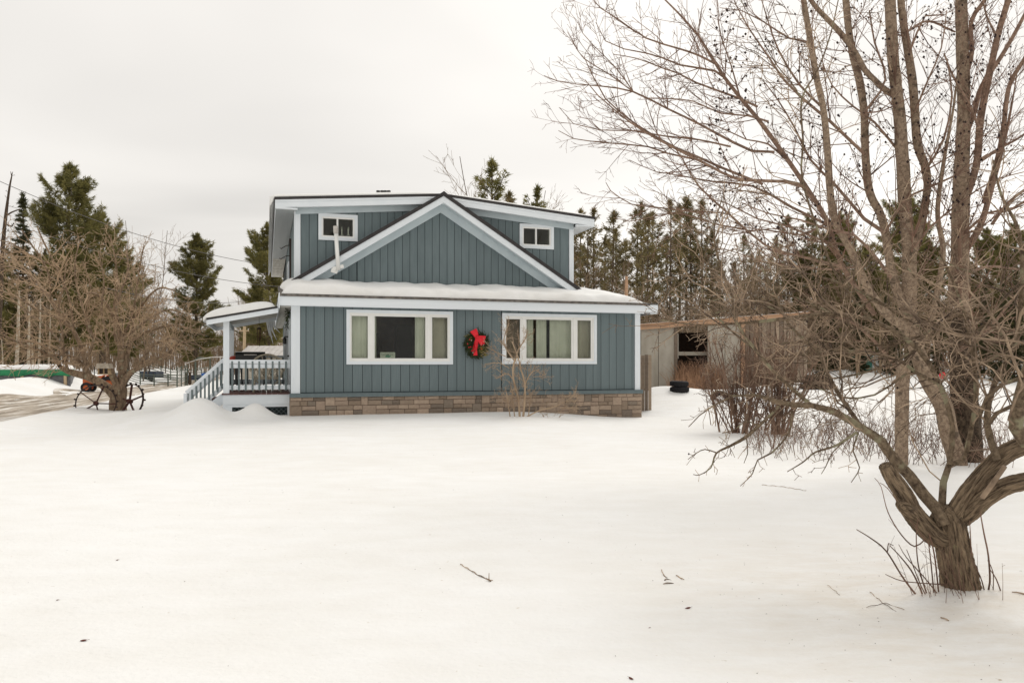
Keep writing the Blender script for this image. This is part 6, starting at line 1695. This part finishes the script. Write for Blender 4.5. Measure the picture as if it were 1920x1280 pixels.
# ---- raised pool under a green cover, across the drive
PZ = 50.0
pl_ = thing('covered_pool', 'long low grey walled pool with a green cover and snow on top', 'pool', (at(60, 715, PZ).x, PZ, gz(at(60, 715, PZ).x, PZ)))
xa, xb = at(-130, 700, PZ).x, at(131, 700, PZ).x
zt_, zb_ = EYE + (HOR - 693) / FPX * PZ, EYE + (HOR - 720) / FPX * PZ
x = xa
while x < xb - .05:
    wbox('wall_panel', x + .01, min(xb, x + .78) - .01, PZ + .02, PZ + .06, zb_ - .3, zt_ - .1, M['panel'], pl_); x += .78
MB().prism_v([(xb - .04, PZ + .07), (xb, PZ + .07), (xb - 3.6, PZ + 7), (xb - 3.64, PZ + 7)], zb_ - .3, zt_ - .1).build('side_panel', M['panel'], pl_, world=True)
for pxx in (42, 123, -60): p = at(pxx, 700, PZ); wbox('post', p.x - .09, p.x + .09, PZ - .06, PZ + .015, zb_ - .3, zt_ - .3, M['tarpwood'], pl_)
def tarp(s, t):
    x = xa + (xb - xa + .1) * s; sag = .10 * abs(math.sin(s * 11.0)) + .05 * math.sin(s * 37)
    return (x, PZ - .08 - .05 * math.sin(t * 3.1) + .03 * math.sin(s * 90 + t * 4), zt_ + .01 - t * (.46 - sag))
MB().sheet(tarp, 160, 6).build('cover', M['green'], pl_, world=True, smooth=True)
MB().sheet(lambda s, t: (xb + .1 - 3.7 * s + .02 * math.sin(s * 30), PZ - .08 + 7 * s, zt_ + .01 - t * .4), 30, 3).build('cover_side', M['green'], pl_, world=True, smooth=True)
def pool_snow(s, t):
    y = PZ - .08 + 7 * t; x = xa + (xb + .05 - 3.7 * t - xa) * s
    th = (.22 + .10 * math.sin(x * 1.3) * math.sin(x * .45) + .16 * math.exp(-((x - at(28, 0, PZ).x) / 1.2) ** 2)) * hround(7 * t, .5) * hround((xb + .05 - xa) * (1 - s), .5)
    return Vector((x, y, zt_ + .02 + max(.01, th))), Vector((x, y, zt_ + .012))
snow_slab('pool_snow', 'snow heaped along the top of the green pool cover', pool_snow, 80, 10)

# ---- orange tractor seen behind the left apple tree
TZ2 = 50.0
tcn = at(188, 716, TZ2); g = gz(tcn.x, TZ2)
tr = thing('tractor', 'orange tractor half hidden behind the left apple trunk and bird feeder', 'tractor', (tcn.x, TZ2, g), R(12))
MB().prism([(-.95, .55), (.2, .55), (.2, 1.08), (-.8, .98), (-.95, .85)], -.30, .30).build('hood', M['orange'], tr)
MB().box(-.97, -.955, -.24, .24, .58, .82).build('grille', M['black'], tr)
MB().box(-.9, .9, -.2, .2, .38, .54).build('chassis', M['iron'], tr)
MB().prism([(.42, .75), (.95, .75), (1.0, 1.25), (.90, 1.25), (.85, .85), (.42, .85)], -.25, .25).build('seat', M['black'], tr)
for s in (-1, 1):
    def wheel(cx_, r_, w_):
        o = MB().lathe((cx_, s * .52, r_), [(r_ * .55, -w_ / 2), (r_ * .95, -w_ / 2), (r_, -w_ * .3), (r_, w_ * .3), (r_ * .95, w_ / 2), (r_ * .55, w_ / 2), (r_ * .5, 0), (r_ * .55, -w_ / 2)], 20, 'y').build('wheel', M['rubber'], tr, smooth=True)
        MB().lathe((cx_, s * .52, r_), [(0, -.03), (r_ * .55, -.05), (r_ * .55, .05), (0, .03)], 14, 'y').build('rim', M['orange'], o)
    wheel(.62, .52, .30); wheel(-.68, .32, .2)
    MB().prism([(.15, .92), (.35, 1.12), (.9, 1.12), (1.1, .9), (1.05, .88), (.86, 1.06), (.4, 1.06), (.2, .88)], s * .52 - .18, s * .52 + .18).build('mudguard', M['orange'], tr)
MB().tube([(-.35, 0, 1.0), (-.35, 0, 1.65)], .03, 8).build('exhaust', M['black'], tr)
mb = MB().tube([(.2, 0, 1.0), (.33, 0, 1.28)], .02, 6); mb.lathe((.34, 0, 1.3), [(.16, -.015), (.175, 0), (.16, .015), (.145, 0), (.16, -.015)], 16); mb.build('steering_wheel', M['black'], tr)

# ---- pipe corral beyond the drive
FZ = 60.0
def run(label, pts, nrails, h_, m, r_=.036, post_r=.055, posts=True, rails=None):
    p0 = pts[0]; o = thing('corral_panel', label, 'fence', (p0[0], p0[1], gz(*p0)))
    for (a, b) in zip(pts[:-1], pts[1:]):
        ga, gb = gz(*a), gz(*b)
        for k_ in range(nrails):
            z = h_ * (k_ + 1) / nrails - .03
            MB().tube([(a[0], a[1], ga + z), (b[0], b[1], gb + z)], r_, 5).build('rail', m, o, world=True)
    if posts:
        for q in pts:
            g_ = gz(*q); MB().tube([(q[0], q[1], g_ - .2), (q[0], q[1], g_ + h_ + .05)], post_r, 6).build('post', m, o, world=True)
    return o
fp_ = lambda x, Z: (at(x, 700, Z).x, Z)
run('dark pipe corral fence beyond the drive, long low run left of the gate', [fp_(235, 66), fp_(263, 65), fp_(289, 64), fp_(315, 63), fp_(332, 62)], 5, .95, M['pipegreen'])
run('far corral fence run behind the first one', [fp_(262, 84), fp_(302, 82), fp_(320, 82), fp_(352, 84), fp_(378, 86)], 4, 1.15, M['pipegreen'])
run('grey green wire gate panel standing at the roadside', [fp_(332, 54), fp_(340, 54.5), fp_(347, 55), fp_(351, 55.4)], 6, 1.5, M['pipegreen'], .018, .04)
o = run('tall green pipe gateway with an arched top right of the gate panel', [fp_(366.5, 53), fp_(394, 56)], 4, 1.15, M['pipegreen'], .025, .05)
for q in (fp_(366.5, 53), fp_(394, 56)): MB().tube([(q[0], q[1], gz(*q)), (q[0], q[1], gz(*q) + 1.75)], .055, 6).build('gate_post', M['pipegreen'], o, world=True)
qa, qb = fp_(366.5, 53), fp_(394, 56); MB().tube([(qa[0], qa[1], gz(*qa) + 1.72), (qa[0] + .2, qa[1], gz(*qa) + 1.85), (qb[0], qb[1], gz(*qb) + 1.80)], .04, 6).build('top_rail', M['pipegreen'], o, world=True)
run('pale rail fence running from the gateway to the porch steps', [fp_(347, 56), fp_(366.5, 53), fp_(394, 50), fp_(432, 47)], 1, 1.72, M['galv'], .03, .04, False)
for i, pxx in enumerate((350, 356, 384)):
    p = at(pxx, 704, 68); o = thing('fence_post', ('thick dark', 'second dark', 'third dark')[i] + ' wooden post standing behind the corral gate', 'post', (p.x, 68, gz(p.x, 68)))
    MB().lathe((0, 0, 0), [(.12, -.2), (.11, 1.1), (.06, 1.16), (0, 1.16)], 8).build('shaft', M['bark_dark'], o)
p = at(288, 700, 74); g = gz(p.x, 74)
bx_ = thing('cargo_trailer', 'low dark blue flat sided trailer beyond the corral', 'trailer', (p.x, 74, g))
MB().box(-.95, .6, -.8, .8, .35, .95).build('body', M['navy'], bx_)
for k_ in range(4): MB().box(-.95 + k_ * .42, -.91 + k_ * .42, -.83, -.801, .37, .93).build('rib', M['iron'], bx_)
for x in (-.5, .1): MB().lathe((x, -.85, .25), [(0, -.06), (.25, -.06), (.25, .06), (0, .06)], 14, 'y').build('wheel', M['rubber'], bx_)
MB().bar((.6, 0, .42), (1.3, 0, .35), .08, .08).build('drawbar', M['iron'], bx_)
p = at(384, 701, 66); g = gz(p.x, 66)
br = thing('barrel', 'blue plastic barrel standing beyond the corral gateway', 'barrel', (p.x, 66, g))
MB().lathe((0, 0, 0), [(0, 0), (.27, 0), (.30, .1), (.29, .3), (.31, .32), (.29, .34), (.29, .6), (.31, .62), (.29, .64), (.28, .86), (.25, .92), (0, .92)], 18).build('drum', M['blue'], br, smooth=True)
MB().lathe((.12, 0, .92), [(.05, 0), (.05, .03), (0, .03)], 8).build('bung', M['black'], br)
p = at(372, 700, 72); bn = thing('feed_bunk', 'dark blue feed bunk left of the blue barrel', 'trough', (p.x, 72, gz(p.x, 72)))
MB().prism([(-1.0, .35), (1.0, .35), (1.1, .8), (-1.1, .8)], -.3, .3).build('tub', M['navy'], bn)
for s in (-.8, .8): MB().box(s - .05, s + .05, -.28, .28, 0, .35).build('leg', M['iron'], bn)
p = at(337, 690, 76); wf = thing('white_frame', 'small white tube frame standing behind the corral', 'frame', (p.x, 76, gz(p.x, 76)))
MB().tube([(-.2, 0, 0), (-.2, 0, 1.35), (.2, 0, 1.35), (.2, 0, 0)], .035, 6).build('hoop', M['whitepaint'], wf); MB().tube([(0, 0, .4), (0, 0, 1.35)], .03, 6).build('upright', M['whitepaint'], wf); MB().tube([(-.2, 0, .5), (.2, 0, .5)], .03, 6).build('crossbar', M['whitepaint'], wf)
p = at(413, 690, 64); lp_ = thing('post_box', 'pale post with a small grey box on it left of the porch', 'post', (p.x, 64, gz(p.x, 64)))
MB().tube([(0, 0, -.2), (0, 0, 2.05)], .05, 6).build('shaft', M['galv'], lp_); MB().box(-.25, -.05, -.1, .1, 1.1, 1.5).build('meter_box', M['galv'], lp_)
# low building with a pale metal roof seen under the porch roof
p = at(500, 668, 56); g = gz(p.x, 56)
lb = thing('low_barn', 'low outbuilding with a pale ribbed metal roof behind the porch', 'barn', (p.x, 56, g))
for a, b in ((-1.9, 1.9),): MB().box(a, b, 0, 4, -.2, 1.55).build('wall', M['plywood'], lb)
rf_ = MB().add([(-2.1, -.3, 1.5), (2.1, -.3, 1.5), (2.1, 2.2, 2.35), (-2.1, 2.2, 2.35), (-2.1, -.3, 1.55), (2.1, -.3, 1.55), (2.1, 2.2, 2.40), (-2.1, 2.2, 2.40)], [(0, 3, 2, 1), (4, 5, 6, 7), (0, 1, 5, 4), (1, 2, 6, 5), (2, 3, 7, 6), (3, 0, 4, 7)]).build('roof', M['roofmetal'], lb)
for k_ in range(11): x = -2.05 + k_ * .41; MB().bar((x, -.3, 1.565), (x, 2.2, 2.415), .04, .03).build('seam', M['roofmetal'], rf_)
# pale service pole and overhead wires
p = at(458, 690, 58); up_ = thing('service_pole', 'pale slender service pole seen through the porch', 'pole', (p.x, 58, gz(p.x, 58)))
MB().tube([(0, 0, -.2), (.02, 0, EYE + (HOR - 612) / FPX * 58 - gz(p.x, 58))], [.13, .10], 10).build('shaft', M['tarpwood'], up_)
MB().bar((-.35, 0, 3.6), (.35, 0, 3.6), .07, .08).build('crossarm', M['tarpwood'], up_)
for s in (-1, 1): MB().lathe((s * .3, 0, 3.66), [(.03, 0), (.045, .04), (.03, .09), (0, .1)], 8).build('insulator', M['whitepaint'], up_)
for i, (a, b, sag, nm) in enumerate((((-40, 322, 34), (470, 492, 44), .5, 'overhead wire crossing the tallest pine, uppermost of the three'), ((60, 432, 36), (520, 537, 44), .4, 'overhead wire running to the house in front of the pines, middle of the three'), ((200, 540, 38), (450, 566, 46), .3, 'lowest overhead wire, faint in front of the lone dark pine'))):
    A_, B_ = at(*a), at(*b)
    mb = MB().tube([tuple(A_.lerp(B_, t) - Vector((0, 0, sag * 4 * t * (1 - t)))) for t in np.linspace(0, 1, 25)], .014, 4)
    o = mb.build('overhead_wire', M['cable'], None); props(o, nm, 'wire')

# ---- far things glimpsed between the right hand trees
p = at(1767, 704, 22); mk = thing('marker_post', 'short white post with a red reflector top behind the tall trunks', 'post', (p.x, 22, gz(p.x, 22)))
z = p.z - gz(p.x, 22)
MB().tube([(0, 0, -.1), (0, 0, z - .06)], .035, 8).build('shaft', M['whitepaint'], mk); MB().lathe((0, 0, z), [(0, -.1), (.075, -.06), (.085, .02), (.05, .1), (0, .11)], 12).build('reflector', M['red'], mk, smooth=True)
p = at(1617, 690, 44); bn = thing('bin', 'teal plastic bin with a white lid far off between the right hand trees', 'bin', (p.x, 44, gz(p.x, 44)))
MB().prism([(-.35, 0), (.35, 0), (.42, .85), (-.42, .85)], -.35, .35).build('tub', M['teal'], bn); MB().box(.43, .9, -.3, .3, .0, .9).build('side_box', M['whitepaint'], bn); MB().box(-.45, .45, -.38, .38, .855, .92).build('lid', M['whitepaint'], bn)
p = at(1530, 712, 31); lg = thing('log_pile', 'small dark heap of split logs in the snow right of the shed', 'log pile', (p.x, 31, gz(p.x, 31)))
rg = random.Random(12)
for r_ in range(3):
    for k_ in range(5 - r_):
        x = (k_ - (4 - r_) / 2) * .22 + rg.uniform(-.02, .02); rr_ = rg.uniform(.09, .115)
        MB().lathe((x, 0, .1 + r_ * .19), [(0, -.35), (rr_, -.35), (rr_ * 1.03, 0), (rr_, .35), (0, .35)], 9, 'y').build('log', M['bark_dark'], lg)
for px_, Z, h_, nm in ((1580, 60, 2.6, 'grey roofed outbuilding showing over the snow bank at the right'),):
    p = at(px_, 690, Z); g = gz(p.x, Z); ob = thing('outbuilding', nm, 'shed', (p.x, Z, g))
    MB().box(-1.9, 1.9, 0, 3, -.2, 1.5).build('wall', M['panel'], ob); MB().prism([(-2.1, 1.5), (2.1, 1.5), (1.5, 2.4), (-1.5, 2.4)], -.2, 3.2).build('roof', M['shingle'], ob)

# ---- litter on the snow
def stick(name, label, L, cat='stick', group=None):
    P = []
    for x, y, wd in L:
        Z = 1.6 * FPX / (y - HOR)
        for _ in range(4):
            q = at(x, y, Z); Z = (EYE - gz(q.x, Z)) * FPX / (y - HOR)
        q = at(x, y, Z); P.append((q.x, q.y, gz(q.x, q.y) + .004, wd * .32 * Z / FPX))
    o = thing(name, label, cat, P[0][:3], 0, group)
    tw = Tubes(); Q = catmull(P, .02); rg = random.Random(len(P) * 7 + int(L[0][0]))
    tw.add([(q[0] + rg.gauss(0, .002), q[1], q[2] + .004 * math.sin(i)) for i, q in enumerate(Q)], [max(.0012, q[3]) for q in Q], 5)
    return o, tw, Q
o, tw, Q = stick('fallen_stick', 'dark knobbly stick lying alone in the middle of the snowy yard', [(863, 1058, 2.4), (880, 1068, 3), (898, 1079, 3.4), (912, 1085, 4), (921, 1090, 4)])
tw.build('shaft', M['twig_apple'], o)
t2 = Tubes(); q = Q[-3]
for d in ((0, .01, .05), (.005, -.05, .012), (-.02, -.02, .02), (.03, -.01, .0)): t2.add([tuple(q[:3]), (q[0] + d[0], q[1] + d[1], q[2] + abs(d[2]))], [.004, .002], 4)
t2.build('twig_stub', M['twig_apple'], o)
for L, lab in (([(1240, 1068, 2), (1245, 1079, 3), (1250, 1083, 5)], 'short upright twig of the little group right of centre'), ([(1246, 1088, 4), (1252, 1086, 3), (1260, 1087, 1.6)], 'stubby bark twig in the middle of the little group'), ([(1243, 1095, 2), (1252, 1094, 4), (1263, 1093, 2)], 'flat bark chip at the bottom of the little group'), ([(1268, 1079, 2), (1275, 1083, 4), (1282, 1087, 2)], 'slanting bark chip right of the little group'),
               ([(1631, 1110, 2), (1655, 1130, 2), (1680, 1146, 1.6)], 'thin twig crossing another left of the near apple trunk'), ([(1625, 1139, 1.6), (1660, 1132, 2), (1696, 1144, 1.6)], 'curved thin twig under the crossing one left of the near trunk'),
               ([(1765, 1158, 3.6), (1778, 1164, 4)], 'short dark twig in front of the near apple trunk'), ([(1428, 909, 1.6), (1470, 913, 1.6), (1512, 920, 1.4)], 'long hair thin twig on the snow below the drooping bough'), ([(1898, 1110, 3), (1920, 1114, 5), (1940, 1113, 4)], 'dark bark piece at the right edge of the yard'),
               ([(1552, 1097, 1.4), (1563, 1106, 1.6), (1575, 1116, 1.4)], 'tiny twig left of the crossing pair')):
    o, tw, Q = stick('fallen_twig', lab, L); tw.build('shaft', M['twig_apple'], o)
for (x, y, sz, a, lab) in ((157, 1201, 11, .1, 'small red brown dead leaf at the lower left'), (1183, 1272, 10, 2.2, 'dark red dead leaf at the bottom edge'), (220, 1050, 5, .8, 'tiny dark leaf left of centre in the yard'), (1290, 1140, 10, .3, 'tan leaf scrap below the little group of twigs'), (1218, 1177, 4, .3, 'tiny dark seed husk below the tan leaf scrap'), (108, 1125, 5, .2, 'tiny pale husk above the red brown leaf')):
    Z = EYE * FPX / (y - HOR)
    for _ in range(4): q = at(x, y, Z); Z = (EYE - gz(q.x, Z)) * FPX / (y - HOR)
    q = at(x, y, Z); r_ = sz * .5 * Z / FPX
    lf = thing('dead_leaf', lab, 'leaf', (q.x, q.y, gz(q.x, q.y) + .004), a)
    MB().sheet(lambda s, t: ((s - .5) * 2.4 * r_, (t - .5) * 1.3 * r_ * math.sin(math.pi * min(.98, s + .04)) ** .7, r_ * (.25 * math.cos((t - .5) * 5) * math.sin(s * 3.1) + .2 * s)), 8, 4).build('blade', M['leaf'], lf)
    MB().tube([(1.15 * r_, 0, r_ * .2), (1.9 * r_, .1 * r_, r_ * .25)], r_ * .05, 4).build('stalk', M['leaf'], lf)
mb = MB(); rg = random.Random(99)
for i in range(420):
    if rg.random() < .6: x, y = rg.gauss(3.0, 1.3), rg.gauss(5.2, 1.1)
    else: x, y = rg.uniform(-6, 6), rg.uniform(3.6, 16)
    if y < 3.2: continue
    g = gz(x, y) + .002; r_ = rg.uniform(.002, .006) * (1 if y < 8 else 1.4); a = rg.uniform(0, 6.28); c, s = math.cos(a) * r_, math.sin(a) * r_
    mb.add([(x + c, y + s, g), (x - s * .6, y + c * .6, g + r_ * .4), (x - c * 1.4, y - s * 1.4, g), (x + s * .6, y - c * .6, g + r_ * .3)], [(0, 1, 2, 3)])
props(mb.build('snow_debris', M['debris']), 'scattered bark crumbs and seed husks on the snow', kind='stuff')
far_woods('far_woods', 'thin brown thicket in front of the dark conifers at the far right', 1600, 2050, 40, 80, lambda b: 540 + 30 * math.sin(b * .04), 3200, 3, M['far_twig'])
